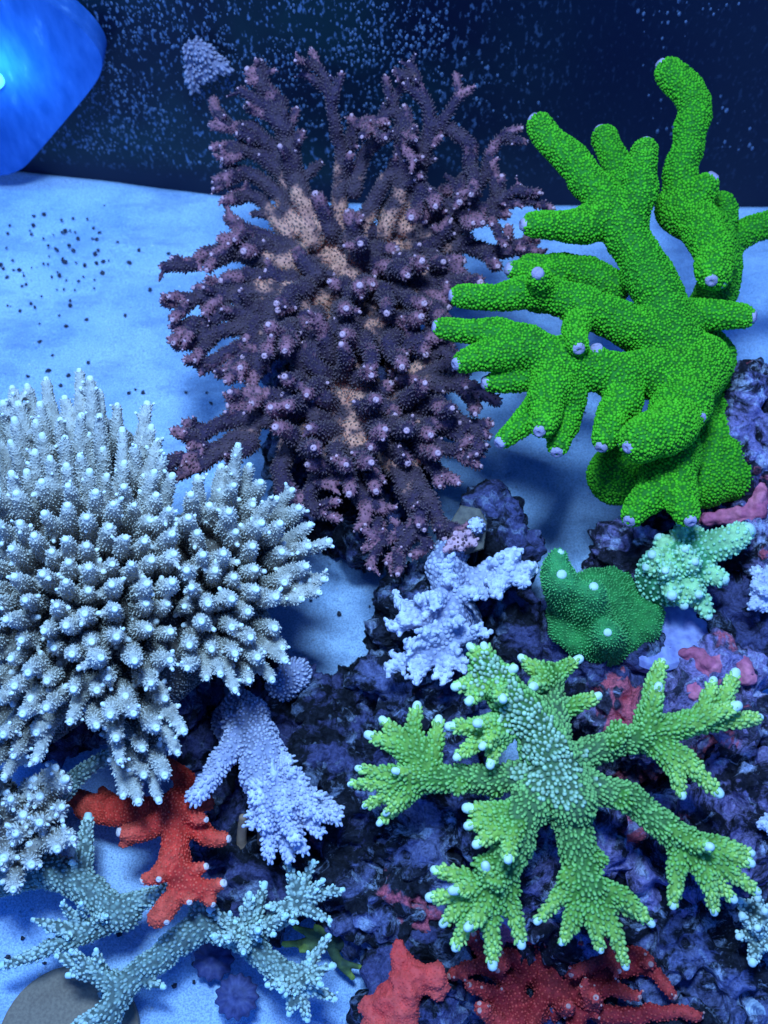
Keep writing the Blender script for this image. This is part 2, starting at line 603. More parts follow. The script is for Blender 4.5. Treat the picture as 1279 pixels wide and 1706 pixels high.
# ------------------------------------------------------------------ sand bed
def sand_material():
    m = bpy.data.materials.new('aragonite_sand')
    t, b, new, ln = nt(m)
    b.inputs['Roughness'].default_value = 0.85
    b.inputs['Specular IOR Level'].default_value = 0.15
    geo = new('ShaderNodeNewGeometry')
    n = new('ShaderNodeTexNoise'); n.inputs['Scale'].default_value = 22; n.inputs['Detail'].default_value = 6; n.inputs['Roughness'].default_value = 0.6
    ln(geo.outputs['Position'], n.inputs['Vector'])
    r = ramp(new, [(0.3, (0.36, 0.50, 0.70)), (0.5, (0.54, 0.68, 0.86)), (0.72, (0.68, 0.80, 0.95))])
    ln(n.outputs['Fac'], r.inputs[0])
    n2 = new('ShaderNodeTexNoise'); n2.inputs['Scale'].default_value = 1500; n2.inputs['Detail'].default_value = 2
    ln(geo.outputs['Position'], n2.inputs['Vector'])
    r2 = ramp(new, [(0.32, (0.60, 0.62, 0.68)), (0.62, (1.12, 1.12, 1.12))])
    ln(n2.outputs['Fac'], r2.inputs[0])
    mx = new('ShaderNodeMix'); mx.data_type = 'RGBA'; mx.blend_type = 'MULTIPLY'; mx.inputs[0].default_value = 1
    ln(r.outputs[0], mx.inputs[6]); ln(r2.outputs[0], mx.inputs[7])
    # darker film of algae in drifts
    n3 = new('ShaderNodeTexNoise'); n3.inputs['Scale'].default_value = 55; n3.inputs['Detail'].default_value = 8; n3.inputs['Roughness'].default_value = 0.7
    mp = new('ShaderNodeMapping'); mp.inputs['Scale'].default_value = (0.35, 1, 1)
    ln(geo.outputs['Position'], mp.inputs[0]); ln(mp.outputs[0], n3.inputs['Vector'])
    r3 = ramp(new, [(0.50, (0, 0, 0)), (0.70, (0.75, 0.75, 0.75))])
    ln(n3.outputs['Fac'], r3.inputs[0])
    mx2 = new('ShaderNodeMix'); mx2.data_type = 'RGBA'
    ln(r3.outputs[0], mx2.inputs[0]); ln(mx.outputs[2], mx2.inputs[6]); mx2.inputs[7].default_value = (0.20, 0.27, 0.42, 1)
    ln(mx2.outputs[2], b.inputs['Base Color'])
    bp = new('ShaderNodeBump'); bp.inputs['Strength'].default_value = 0.5; bp.inputs['Distance'].default_value = 0.0008
    ln(n2.outputs['Fac'], bp.inputs['Height']); ln(bp.outputs[0], b.inputs['Normal'])
    return m

gx = np.linspace(-45, 45, 260); gy = np.linspace(-16, 52, 200)
X, Y = np.meshgrid(gx, gy, indexing='ij')
pts = np.stack([X.ravel(), Y.ravel(), np.zeros(X.size)], 1)
pts[:, 2] = -0.10 + 0.10 * fbm(pts * 0.16, 3)
idx = np.arange(X.size).reshape(X.shape)
Qs = np.stack([idx[:-1, :-1], idx[1:, :-1], idx[1:, 1:], idx[:-1, 1:]], -1).reshape(-1, 4)
sand = obj('sand_bed', mesh_from('sand_bed', pts * CM, Qs), sand_material())
tag(sand, kind='structure')

# ------------------------------------------------------------------ back wall: dark pane following a gentle curve, with algae
wl = [(-260, 262), (0, 288), (150, 303), (300, 323), (420, 338), (640, 345), (880, 347), (1279, 350), (1540, 350)]
plan = np.array([P(px, py, 0)[:2] for px, py in wl])
plan = np.vstack([plan[0] + (plan[0] - plan[1]) * 1.2, plan, plan[-1] + (plan[-1] - plan[-2]) * 1.2])
ts = np.linspace(0, len(plan) - 1, 90)
px_ = np.interp(ts, np.arange(len(plan)), plan[:, 0]); py_ = np.interp(ts, np.arange(len(plan)), plan[:, 1])
for _ in range(6):
    py_[1:-1] = 0.5 * py_[1:-1] + 0.25 * (py_[:-2] + py_[2:])

def wall_y(x):
    return float(np.interp(x, px_, py_))

def wall_material():
    m = bpy.data.materials.new('dark_glass_with_algae')
    t, b, new, ln = nt(m)
    b.inputs['Roughness'].default_value = 0.42
    b.inputs['Specular IOR Level'].default_value = 0.25
    geo = new('ShaderNodeNewGeometry')
    n = new('ShaderNodeTexNoise'); n.inputs['Scale'].default_value = 16; n.inputs['Detail'].default_value = 5
    ln(geo.outputs['Position'], n.inputs['Vector'])
    r = ramp(new, [(0.40, (0.003, 0.006, 0.020)), (0.62, (0.008, 0.026, 0.034))])
    ln(n.outputs['Fac'], r.inputs[0])
    sx = new('ShaderNodeSeparateXYZ'); ln(geo.outputs['Position'], sx.inputs[0])
    # film grows above a clean strip along the sand, and thins out to the far side
    mz = new('ShaderNodeMapRange'); mz.inputs[1].default_value = 0.010; mz.inputs[2].default_value = 0.022
    ln(sx.outputs['Z'], mz.inputs[0])
    mxr = new('ShaderNodeMapRange'); mxr.inputs[1].default_value = -0.02; mxr.inputs[2].default_value = 0.10; mxr.inputs[3].default_value = 1; mxr.inputs[4].default_value = 0.12
    ln(sx.outputs['X'], mxr.inputs[0])
    mul = new('ShaderNodeMath'); mul.operation = 'MULTIPLY'; ln(mz.outputs[0], mul.inputs[0]); ln(mxr.outputs[0], mul.inputs[1])
    mx = new('ShaderNodeMix'); mx.data_type = 'RGBA'
    ln(mul.outputs[0], mx.inputs[0]); mx.inputs[6].default_value = (0.003, 0.007, 0.028, 1); ln(r.outputs[0], mx.inputs[7])
    # fine pale specks
    v = new('ShaderNodeTexNoise'); v.inputs['Scale'].default_value = 520; v.inputs['Detail'].default_value = 2
    mp = new('ShaderNodeMapping'); mp.inputs['Scale'].default_value = (1, 1, 0.55); mp.inputs['Rotation'].default_value = (0, 0.3, 0)
    ln(geo.outputs['Position'], mp.inputs[0]); ln(mp.outputs[0], v.inputs['Vector'])
    rv = ramp(new, [(0.585, (0, 0, 0)), (0.70, (1, 1, 1))])
    ln(v.outputs['Fac'], rv.inputs[0])
    m2 = new('ShaderNodeMath'); m2.operation = 'MULTIPLY'; ln(rv.outputs[0], m2.inputs[0]); ln(mul.outputs[0], m2.inputs[1])
    m3 = new('ShaderNodeMix'); m3.data_type = 'RGBA'
    ln(m2.outputs[0], m3.inputs[0]); ln(mx.outputs[2], m3.inputs[6]); m3.inputs[7].default_value = (0.13, 0.20, 0.34, 1)
    ln(m3.outputs[2], b.inputs['Base Color'])
    return m
H_WALL = 44.0
WV = []; WF = []
for i in range(len(px_)):
    for (dy, z) in ((0, -1.0), (0, H_WALL), (1.2, H_WALL), (1.2, -1.0)):
        WV.append((px_[i], py_[i] + dy, z))
for i in range(len(px_) - 1):
    a = 4 * i; c = 4 * (i + 1)
    for q in range(4):
        q2 = (q + 1) % 4
        WF.append((a + q, a + q2, c + q2, c + q))
wall = obj('back_wall', mesh_from('back_wall', np.array(WV) * CM, WF, smoothsh=False), wall_material())
tag(wall, kind='structure')

# sand banked up along the pane
bank = []
nb = len(px_)
prof = [(-3.4, -0.45), (-1.8, 0.0), (-0.8, 0.10), (-0.25, 0.2), (0.05, 0.22), (0.05, -0.3)]
for i in range(nb):
    for (dy, z) in prof:
        bank.append((px_[i], py_[i] + dy, z + 0.015 * math.sin(i * 0.7 + dy)))
npf = len(prof)
BF = [(i * npf + q, (i + 1) * npf + q, (i + 1) * npf + q + 1, i * npf + q + 1) for i in range(nb - 1) for q in range(npf - 1)]
bo = obj('sand_bank', mesh_from('sand_bank', np.array(bank) * CM, BF), sand.data.materials[0])
tag(bo, kind='structure')

# algae tufts and spots standing on the pane: too many to count
def wall_spots(n, x0, x1, z0, z1, rmin, rmax, dens):
    x = rng.uniform(x0, x1, n); z = rng.uniform(z0, z1, n)
    p = np.stack([x, np.array([wall_y(a) for a in x]), z], 1)
    keep = (1.7 * fbm(p * 0.28 + 3.3, 4) + rng.uniform(-0.4, 0.4, n)) > dens
    return p[keep], rng.uniform(rmin, rmax, keep.sum()) * rng.uniform(0.4, 1, keep.sum())
pa, ra = wall_spots(8000, -22, 3, 2.2, 24, 0.03, 0.095, 0.0)
pb, rb = wall_spots(1500, 0, 26, 4, 24, 0.03, 0.12, 0.35)
pw = np.vstack([pa, pb]); rw = np.concatenate([ra, rb])
nrm = np.tile(np.array([[0.0, -1.0, 0.15]]), (len(pw), 1)) + rng.normal(size=(len(pw), 3)) * 0.12
nrm /= np.linalg.norm(nrm, axis=1)[:, None]
SV, SF, pz, ow = stamp(DOME, pw, nrm, rw, rw * 0.5)
# streaky: stretched up and down
SV[:, 2] = pw[ow][:, 2] + (SV[:, 2] - pw[ow][:, 2]) * 1.7
spots = obj('algae_specks', mesh_from('algae_specks', SV * CM, SF), plain_mat('algae_speck', (0.05, 0.085, 0.15), (0.18, 0.23, 0.34), 700))
tag(spots, 'pale blue specks of algae scattered over the dark back wall', 'algae', kind='stuff')

# dark bits of detritus on the sand
dp = []
for (cx, cy, sx, sy, n) in ((70, 470, 75, 60, 90), (130, 380, 60, 30, 22), (160, 640, 90, 18, 12), (560, 1010, 40, 30, 5), (60, 1580, 60, 40, 10), (300, 1640, 60, 30, 8), (700, 560, 200, 90, 8)):
    for _ in range(n):
        dp.append(P(rng.normal(cx, sx), rng.normal(cy, sy), 0.0))
dp = np.array(dp)
dn = rng.normal(size=dp.shape) * 0.25 + np.array([0, 0, 1]); dn /= np.linalg.norm(dn, axis=1)[:, None]
dr = rng.uniform(0.04, 0.13, len(dp))
SV, SF, pz, ow = stamp(DOME, dp, dn, dr, dr * 0.6)
SV += rng.normal(size=SV.shape) * 0.022
deb = obj('detritus', mesh_from('detritus', SV * CM, SF), plain_mat('detritus', (0.02, 0.02, 0.03), (0.07, 0.06, 0.08), 800))
tag(deb, 'small dark bits of detritus lying on the pale sand', 'detritus', kind='stuff')

# coarser grains and shell crumbs in the sand
n = 9000
gp = np.stack([rng.uniform(-24, 24, n), rng.uniform(2, 47, n), np.zeros(n)], 1)
gp[:, 2] = -0.10 + 0.10 * fbm(gp * 0.16, 3)
gn = rng.normal(size=gp.shape) * 0.4 + np.array([0, 0, 1]); gn /= np.linalg.norm(gn, axis=1)[:, None]
gr = rng.uniform(0.02, 0.05, n) * rng.choice([1, 1, 1, 1.7], n)
SV, SF, pz, ow = stamp(lathe([(1, -0.3), (0.8, 0.6), (0, 0.9)], 5), gp, gn, gr, gr * 0.7)
gm = plain_mat('sand_grain', (0.30, 0.38, 0.50), (0.78, 0.84, 0.92), 260, rough=0.9, bump=0.0)
tag(obj('sand_grains', mesh_from('sand_grains', SV * CM, SF, smoothsh=False), gm), 'coarse pale grains and shell crumbs strewn over the sand', 'sand', kind='stuff')

# ------------------------------------------------------------------ live rock
def rock_material(name, purple, pale, pink=0.0, seed=0.0, bare_shaded=(0.05, 0.055, 0.08)):
    m = bpy.data.materials.new(name)
    t, b, new, ln = nt(m)
    b.inputs['Roughness'].default_value = 0.75
    b.inputs['Specular IOR Level'].default_value = 0.2
    geo = new('ShaderNodeNewGeometry')
    mp = new('ShaderNodeMapping'); mp.inputs['Location'].default_value = (seed, seed * 1.7, seed * 0.6)
    ln(geo.outputs['Position'], mp.inputs[0])
    def noise(scale, detail, rough=0.6, dist=0.0):
        n = new('ShaderNodeTexNoise'); n.inputs['Scale'].default_value = scale; n.inputs['Detail'].default_value = detail
        n.inputs['Roughness'].default_value = rough; n.inputs['Distortion'].default_value = dist
        ln(mp.outputs[0], n.inputs['Vector']); return n
    def mix(fac, a, c, blend='MIX'):
        x = new('ShaderNodeMix'); x.data_type = 'RGBA'; x.blend_type = blend
        ln(fac, x.inputs[0]); ln(a, x.inputs[6])
        if isinstance(c, tuple): x.inputs[7].default_value = (*c, 1)
        else: ln(c, x.inputs[7])
        return x.outputs[2]
    n0 = noise(260, 6, 0.7)
    r0 = ramp(new, [(0.34, tuple(0.4 * v for v in bare_shaded)), (0.5, bare_shaded), (0.68, tuple(2.4 * v for v in bare_shaded))])  # bare rock, with the black of crevice shade put into its tone
    ln(n0.outputs['Fac'], r0.inputs[0]); c = r0.outputs[0]
    n1 = noise(48, 7, 0.68, 0.6); r1 = ramp(new, [(0.48, (0, 0, 0)), (0.56, (0.9, 0.9, 0.9))]); ln(n1.outputs['Fac'], r1.inputs[0])
    c = mix(r1.outputs[0], c, purple)
    n2 = noise(75, 8, 0.72, 0.8); r2 = ramp(new, [(0.54, (0, 0, 0)), (0.64, (0.9, 0.9, 0.9))]); ln(n2.outputs['Fac'], r2.inputs[0])
    c = mix(r2.outputs[0], c, pale)
    if pink:
        n3 = noise(38, 6, 0.6, 0.5); r3 = ramp(new, [(0.66 - pink * 0.14, (0, 0, 0)), (0.70 - pink * 0.14, (1, 1, 1))]); ln(n3.outputs['Fac'], r3.inputs[0])
        c = mix(r3.outputs[0], c, (0.85, 0.16, 0.20))
    n4 = noise(900, 3); r4 = ramp(new, [(0.3, (0.5, 0.5, 0.55)), (0.65, (1.25, 1.25, 1.25))]); ln(n4.outputs['Fac'], r4.inputs[0])
    x = new('ShaderNodeMix'); x.data_type = 'RGBA'; x.blend_type = 'MULTIPLY'; x.inputs[0].default_value = 1
    ln(c, x.inputs[6]); ln(r4.outputs[0], x.inputs[7])
    ln(x.outputs[2], b.inputs['Base Color'])
    vo = new('ShaderNodeTexVoronoi'); vo.inputs['Scale'].default_value = 330; ln(mp.outputs[0], vo.inputs['Vector'])
    ad = new('ShaderNodeMath'); ad.operation = 'MULTIPLY_ADD'; ln(vo.outputs['Distance'], ad.inputs[0]); ad.inputs[1].default_value = 0.5; ln(n0.outputs['Fac'], ad.inputs[2])
    bp = new('ShaderNodeBump'); bp.inputs['Strength'].default_value = 1.0; bp.inputs['Distance'].default_value = 0.003
    ln(ad.outputs[0], bp.inputs['Height']); ln(bp.outputs[0], b.inputs['Normal'])
    return m

RM_DARK = rock_material('dark_live_rock', (0.13, 0.12, 0.27), (0.36, 0.39, 0.52), 0.0, 1.3, (0.014, 0.014, 0.022))
RM_BLUE = rock_material('blue_crusted_rock', (0.22, 0.22, 0.42), (0.60, 0.64, 0.80), 0.12, 4.1, (0.018, 0.018, 0.028))
RM_PURP = rock_material('purple_coralline_rock', (0.38, 0.29, 0.56), (0.74, 0.72, 0.90), 0.40, 7.7, (0.022, 0.018, 0.03))
RM_PINK = rock_material('pink_coralline_rock', (0.42, 0.30, 0.56), (0.74, 0.70, 0.86), 0.85, 2.2, (0.06, 0.05, 0.08))

def rock(blobs, label, mat, name='live_rock', voxel=0.12, amp=0.55, down=True, fscale=0.62, k=0.7, cat='rock', group='live rocks of the reef', pit=0.5):
    caps = []
    for (px, py, h, r) in blobs:
        p = P(px, py, h); rr = r * pxcm(p)
        c = p - np.array([0, 0, rr * 0.75])
        caps.append((c, c + np.array([0.01, 0, 0]), rr, rr, 0, 0, 1))
        if down:
            f = np.array([c[0], c[1], -0.2])
            if c[2] > 0.2:
                caps.append((c, f, rr * 0.9, rr * 0.95, 0, 0, 0))
    V, Q, cid, t = sdf_mesh(caps, voxel, k)
    V = smooth(V, Q, 1)
    N = vnormals(V, Q)
    warp = np.stack([fbm(V * 0.5 + 11 * j, 2) for j in range(3)], 1) * 0.8
    big = fbm(V * fscale + 2.2 + warp * 0.4, 4)
    rid = fbm((V + warp) * fscale * 1.9, 3, ridged=True)
    kn = np.abs(noise3(V * 1.7 + 40)) * 2.2 + 0.8 * noise3(V * 3.1 + 60)                       # lumps of crust
    pits = np.clip(noise3(V * 1.2 + 80) - 0.10, 0, 1)
    V = V + N * ((amp * 0.75 * big + amp * 0.22 * rid + 0.20 * kn + 0.07 * noise3(V * 5.5)) - pit * pits * 3.0)[:, None]
    keep = V[:, 2] > -0.35
    fk = keep[Q].all(1)
    u, inv = np.unique(Q[fk], return_inverse=True)
    base = np.array([V[:, 0].mean(), V[:, 1].mean(), 0.0])
    me = mesh_from(name, (V[u] - base) * CM, inv.reshape(-1, 4), {'t': t[u]})
    o = obj(name, me, mat)
    o.location = Vector(base) * CM
    tag(o, label, cat, group)
    print('ROCK', label, len(u))
    return o

rock([(555, 832, 2.6, 42), (500, 830, 2.2, 40), (622, 868, 3.4, 38)], 'dark rock between the purple coral and the top of the sand hole', RM_DARK)
rock([(590, 660, 4.6, 110), (640, 755, 4.6, 75), (520, 560, 3.6, 80), (690, 600, 5.2, 45), (500, 740, 3.4, 46)], 'dark rock hidden under the big purple coral', RM_DARK, voxel=0.16)
rock([(674, 970, 4.4, 38), (662, 1045, 3.8, 34), (700, 1010, 5.2, 62)], 'knobbly dark rock along the edge of the sand hole, under the lavender coral', RM_BLUE)
rock([(640, 1130, 4.2, 40), (700, 1150, 4.2, 62), (765, 1150, 4.0, 52)], 'pale crusted rock just below the lavender knobby coral', RM_BLUE)
rock([(826, 852, 5.8, 38), (800, 905, 5.6, 52), (860, 905, 5.8, 26)], 'upright dark rock carrying the brown hexagonal tile', RM_DARK)
rock([(840, 1020, 4.2, 60), (900, 1060, 4.0, 58), (830, 1090, 3.4, 60), (930, 1120, 3.6, 46)], 'dark rock in the gap between lavender coral and small green coral', RM_DARK)
rock([(480, 1135, 2.8, 42), (530, 1175, 3.2, 58), (600, 1148, 3.0, 44), (440, 1190, 3.0, 60)], 'dark rock rim along the bottom of the sand hole', RM_DARK)
rock([(540, 1260, 3.4, 90), (600, 1340, 3.4, 80), (620, 1230, 3.6, 70), (470, 1320, 2.6, 70)], 'dark blue rock between the two pale corals and the lime coral', RM_DARK)
rock([(390, 1410, 1.7, 58), (440, 1470, 1.7, 68), (390, 1330, 1.5, 50), (350, 1245, 1.4, 50)], 'low dark rock beside the orange red coral', RM_DARK)
rock([(590, 1450, 2.8, 78), (530, 1420, 2.3, 60), (600, 1510, 2.0, 46), (660, 1500, 2.8, 70)], 'blue crusted rock left of the lowest lime branches', RM_BLUE)
rock([(700, 1400, 3.6, 80), (780, 1360, 4.0, 70), (720, 1290, 3.8, 70), (760, 1210, 3.6, 60)], 'mottled blue rock under the lime coral branch pointing left', RM_BLUE)
rock([(640, 1665, 1.9, 36), (668, 1610, 2.2, 46), (700, 1690, 2.2, 56), (730, 1590, 2.4, 52)], 'small dark rock carrying the bright red plate coral', RM_DARK)
rock([(900, 1440, 4.0, 90), (990, 1390, 4.2, 90), (850, 1500, 3.0, 80), (940, 1520, 3.0, 80)], 'purple crusted rock right under the lime coral', RM_PURP)
rock([(860, 1640, 1.1, 90), (960, 1670, 1.1, 100), (790, 1620, 1.2, 60), (1040, 1610, 1.3, 80)], 'dark rock under the deep red branching coral', RM_DARK)
rock([(1150, 1400, 4.2, 86), (1230, 1370, 4.4, 86), (1080, 1440, 3.8, 70), (1260, 1290, 4.8, 60)], 'purple rock behind the lime branch pointing lower right', RM_PURP)
rock([(1150, 1560, 2.8, 92), (1240, 1600, 2.8, 90), (1100, 1510, 2.8, 70), (1260, 1500, 3.4, 60)], 'dark blue rock near the lower right corner', RM_BLUE)
rock([(1180, 1690, 2.1, 90), (1270, 1690, 2.4, 70), (1110, 1690, 2.0, 60)], 'blue rock in the lower right corner with a ringed shell', RM_BLUE)
rock([(1200, 1120, 4.8, 66), (1150, 1170, 4.4, 66), (1240, 1190, 4.8, 56), (1085, 1190, 4.0, 66), (1030, 1150, 4.0, 58)], 'purple and pink rock behind the upper right lime branches', RM_PINK)
rock([(1045, 905, 5.4, 40), (1085, 935, 5.3, 48), (1020, 930, 5.0, 26)], 'speckled purple rock behind the small green corals', RM_PURP, voxel=0.1)
rock([(1262, 660, 8.6, 44), (1275, 720, 8.2, 52), (1268, 610 + 20, 8.6, 30)], 'dark purple rock at the frame edge beside the green finger coral', RM_PURP)
rock([(1255, 820, 6.2, 66), (1190, 830, 5.2, 60), (1290, 900, 6.0, 60), (1150, 850, 4.4, 45)], 'rock carrying the big green finger coral', RM_PURP)
rock([(1220, 985, 4.6, 70), (1270, 1030, 4.8, 46), (1180, 1030, 4.4, 56), (1130, 980, 4.4, 60)], 'dark rock behind the small mint green coral', RM_DARK)
rock([(1000, 1060, 4.6, 70), (960, 1040, 4.2, 46), (1060, 1090, 4.4, 50)], 'dark rock under the knobbed dark green coral', RM_DARK)
rock([(60, 1080, 4.6, 130), (160, 960, 4.6, 130), (220, 1090, 4.4, 110), (330, 960, 4.2, 80), (90, 860, 4.6, 100)], 'dark rock buried under the big grey white coral', RM_DARK, voxel=0.18)

# ------------------------------------------------------------------ materials of the corals
M_PURPLE = coral_mat('purple_coral', [(0.0, (0.92, 0.36, 0.22)), (0.10, (0.72, 0.27, 0.18)), (0.24, (0.11, 0.055, 0.065)), (0.85, (0.05, 0.025, 0.055)), (1.0, (0.42, 0.15, 0.17))], scale=1000, bump=0.6, tn=1.6)
M_PURPLE_POLYP = coral_mat('purple_polyp', [(0.0, (0.50, 0.27, 0.18)), (0.10, (0.36, 0.18, 0.14)), (0.24, (0.10, 0.05, 0.055)), (0.85, (0.045, 0.023, 0.055)), (1.0, (0.38, 0.13, 0.15))], polyp=(0.17, 0.095, 0.095), scale=1500, bump=0.2, tn=1.6)
M_PURPLE_TIP = coral_mat('purple_tip', [(0, (0.72, 0.36, 0.40)), (1, (0.78, 0.40, 0.42))], scale=1500, bump=0.2, var=0.15)
M_WHITE = coral_mat('grey_white_coral', [(0.0, (0.15, 0.11, 0.085)), (0.5, (0.24, 0.19, 0.15)), (1.0, (0.64, 0.56, 0.46))], scale=1200, bump=0.5)
M_WHITE_POLYP = coral_mat('grey_white_polyp', [(0, (0.20, 0.15, 0.115)), (0.55, (0.34, 0.28, 0.22)), (1, (0.78, 0.68, 0.56))], polyp=(0.70, 0.61, 0.50), scale=1500, bump=0.1)
M_WHITE_TIP = coral_mat('white_tip', [(0, (0.95, 0.90, 0.76)), (1, (1.0, 0.96, 0.84))], scale=1500, bump=0.1, var=0.08)
M_GREEN = coral_mat('green_coral', [(0, (0.026, 0.18, 0.010)), (1, (0.032, 0.22, 0.014))], scale=1100, bump=0.4)
M_GREEN_POLYP = coral_mat('green_polyp', [(0.05, (0.016, 0.18, 0.014)), (0.45, (0.03, 0.27, 0.012)), (0.8, (0.06, 0.37, 0.012)), (1, (0.10, 0.43, 0.02))], polyp=(0.11, 0.50, 0.012), scale=1500, bump=0.15, tn=0.9, var=0.3)
M_GREEN_TIP = coral_mat('lilac_tip', [(0, (0.52, 0.40, 0.50)), (1, (0.60, 0.46, 0.56))], polyp=(0.42, 0.30, 0.40), scale=1300, bump=0.4, var=0.25)
M_LIME = coral_mat('lime_coral', [(0, (0.10, 0.16, 0.07)), (0.5, (0.07, 0.20, 0.025)), (1, (0.40, 0.60, 0.09))], scale=1100, bump=0.4)
M_LIME_POLYP = coral_mat('lime_polyp', [(0, (0.16, 0.28, 0.11)), (0.45, (0.10, 0.30, 0.03)), (0.75, (0.20, 0.46, 0.05)), (1, (0.80, 0.92, 0.24))], polyp=(0.34, 0.60, 0.16), scale=1500, bump=0.1)
M_LIME_BIG = coral_mat('mint_polyp', [(0, (0.10, 0.20, 0.07)), (1, (0.13, 0.24, 0.09))], polyp=(0.55, 0.70, 0.42), scale=1500, bump=0.1)
M_LIME_TIP = coral_mat('ice_white_tip', [(0, (0.75, 0.85, 0.62)), (1, (0.85, 0.92, 0.74))], scale=1500, bump=0.1, var=0.08)
M_LAV = coral_mat('lavender_coral', [(0, (0.28, 0.26, 0.36)), (0.6, (0.44, 0.41, 0.52)), (1, (0.78, 0.72, 0.82))], scale=1100, bump=0.4)
M_LAV_POLYP = coral_mat('lavender_polyp', [(0, (0.30, 0.28, 0.38)), (0.6, (0.48, 0.44, 0.55)), (1, (0.84, 0.78, 0.86))], polyp=(0.64, 0.58, 0.68), scale=1500, bump=0.1)
M_TEAL = coral_mat('teal_coral', [(0, (0.20, 0.28, 0.23)), (0.5, (0.34, 0.42, 0.33)), (1, (0.74, 0.82, 0.66))], pits=(0.13, 0.16, 0.13), scale=520, bump=0.6)
M_TEAL_POLYP = coral_mat('teal_polyp', [(0, (0.22, 0.30, 0.25)), (0.5, (0.38, 0.47, 0.37)), (1, (0.80, 0.88, 0.70))], polyp=(0.58, 0.66, 0.52), scale=1500, bump=0.1)
M_TEAL_TIP = coral_mat('pale_teal_tip', [(0, (0.66, 0.84, 0.74)), (1, (0.75, 0.92, 0.80))], scale=1500, bump=0.1, var=0.1)
M_RED = coral_mat('red_coral', [(0, (0.60, 0.03, 0.02)), (0.5, (0.92, 0.055, 0.032)), (1, (1.0, 0.11, 0.06))], polyp=(1.0, 0.13, 0.07), scale=1000, bump=0.6, var=0.3)
M_DRED_TIP = coral_mat('dull_pink_tip', [(0, (0.60, 0.24, 0.20)), (1, (0.70, 0.32, 0.26))], scale=1500, bump=0.2, var=0.3)
M_RED_TIP = coral_mat('pale_red_tip', [(0, (0.95, 0.62, 0.50)), (1, (0.95, 0.70, 0.60))], scale=1500, bump=0.2, var=0.2)
M_DRED = coral_mat('deep_red_coral', [(0, (0.26, 0.016, 0.02)), (0.6, (0.42, 0.026, 0.03)), (1, (0.66, 0.06, 0.05))], polyp=(0.70, 0.08, 0.06), scale=1000, bump=0.5, var=0.3)
M_PINK = coral_mat('pink_plate', [(0, (0.95, 0.08, 0.065)), (1, (1.0, 0.12, 0.09))], scale=700, bump=0.5, var=0.15)
M_OLIVE = coral_mat('olive_coral', [(0, (0.05, 0.08, 0.05)), (0.8, (0.10, 0.14, 0.05)), (1, (0.35, 0.42, 0.08))], scale=900, bump=0.4)
M_DGREEN = coral_mat('dark_green_coral', [(0, (0.04, 0.22, 0.05)), (0.5, (0.04, 0.26, 0.05)), (1, (0.06, 0.30, 0.08))], scale=1700, bump=0.6, var=0.3)
M_DGREEN_POLYP = coral_mat('dark_green_polyp', [(0, (0.05, 0.30, 0.06)), (1, (0.07, 0.36, 0.10))], polyp=(0.15, 0.50, 0.13), scale=1500, bump=0.1, tn=0.9, var=0.35)
M_MINT = coral_mat('mint_coral', [(0, (0.06, 0.24, 0.09)), (0.5, (0.12, 0.38, 0.14)), (1, (0.5, 0.75, 0.32))], scale=1100, bump=0.4)
M_MINT_POLYP = coral_mat('mint_small_polyp', [(0, (0.08, 0.30, 0.10)), (0.5, (0.20, 0.50, 0.18)), (1, (0.60, 0.85, 0.38))], polyp=(0.45, 0.75, 0.45), scale=1500, bump=0.1)

M_MAUVE = coral_mat('mauve_frag', [(0, (0.20, 0.16, 0.24)), (1, (0.32, 0.26, 0.34))], polyp=(0.44, 0.36, 0.44), scale=1300, bump=0.3)
M_MINT_TIP = coral_mat('pale_mint_tip', [(0, (0.52, 0.72, 0.44)), (1, (0.62, 0.80, 0.56))], polyp=(0.74, 0.84, 0.70), scale=1500, bump=0.2, var=0.15)

# ------------------------------------------------------------------ big purple branching coral
fr = np.random.default_rng(77)
c = Coral(wob=0.45, rs=0.66)
U = (575, 400, 6.6)      # heart of the upper lobe
D = (590, 690, 6.4)      # heart of the lower lobe
def pb(pts, r0, r1, kn=1, **k):
    c.add(pts, r0, r1, knobs=kn + 1, kl=1.5, **k)
    # forks: slim side branches leaving the outer half
    W_ = [np.array(q, float) for q in pts]
    for q in range(kn + 1 if pts[0][1] < 395 and len(pts) > 2 else kn):
        i = len(W_) - 1 - (q % 2 if len(W_) > 3 else 0)
        f = fr.uniform(0.0, 0.75)
        a = W_[i - 1] + (W_[i] - W_[i - 1]) * f
        d = W_[i] - W_[i - 1]
        an = fr.choice([-1, 1]) * fr.uniform(0.45, 0.9)
        v = np.array([d[0] * math.cos(an) - d[1] * math.sin(an), d[0] * math.sin(an) + d[1] * math.cos(an)])
        v = v / (np.linalg.norm(v) + 1e-6) * fr.uniform(30, 48)
        r_ = r0 + (r1 - r0) * 0.6
        c.add([tuple(a), (a[0] + v[0] * .5, a[1] + v[1] * .5, a[2] + .3), (a[0] + v[0], a[1] + v[1], a[2] + fr.uniform(.3, .9))], r_ * .85, r1 * .9, t0=0.5, knobs=1, kl=1.3)
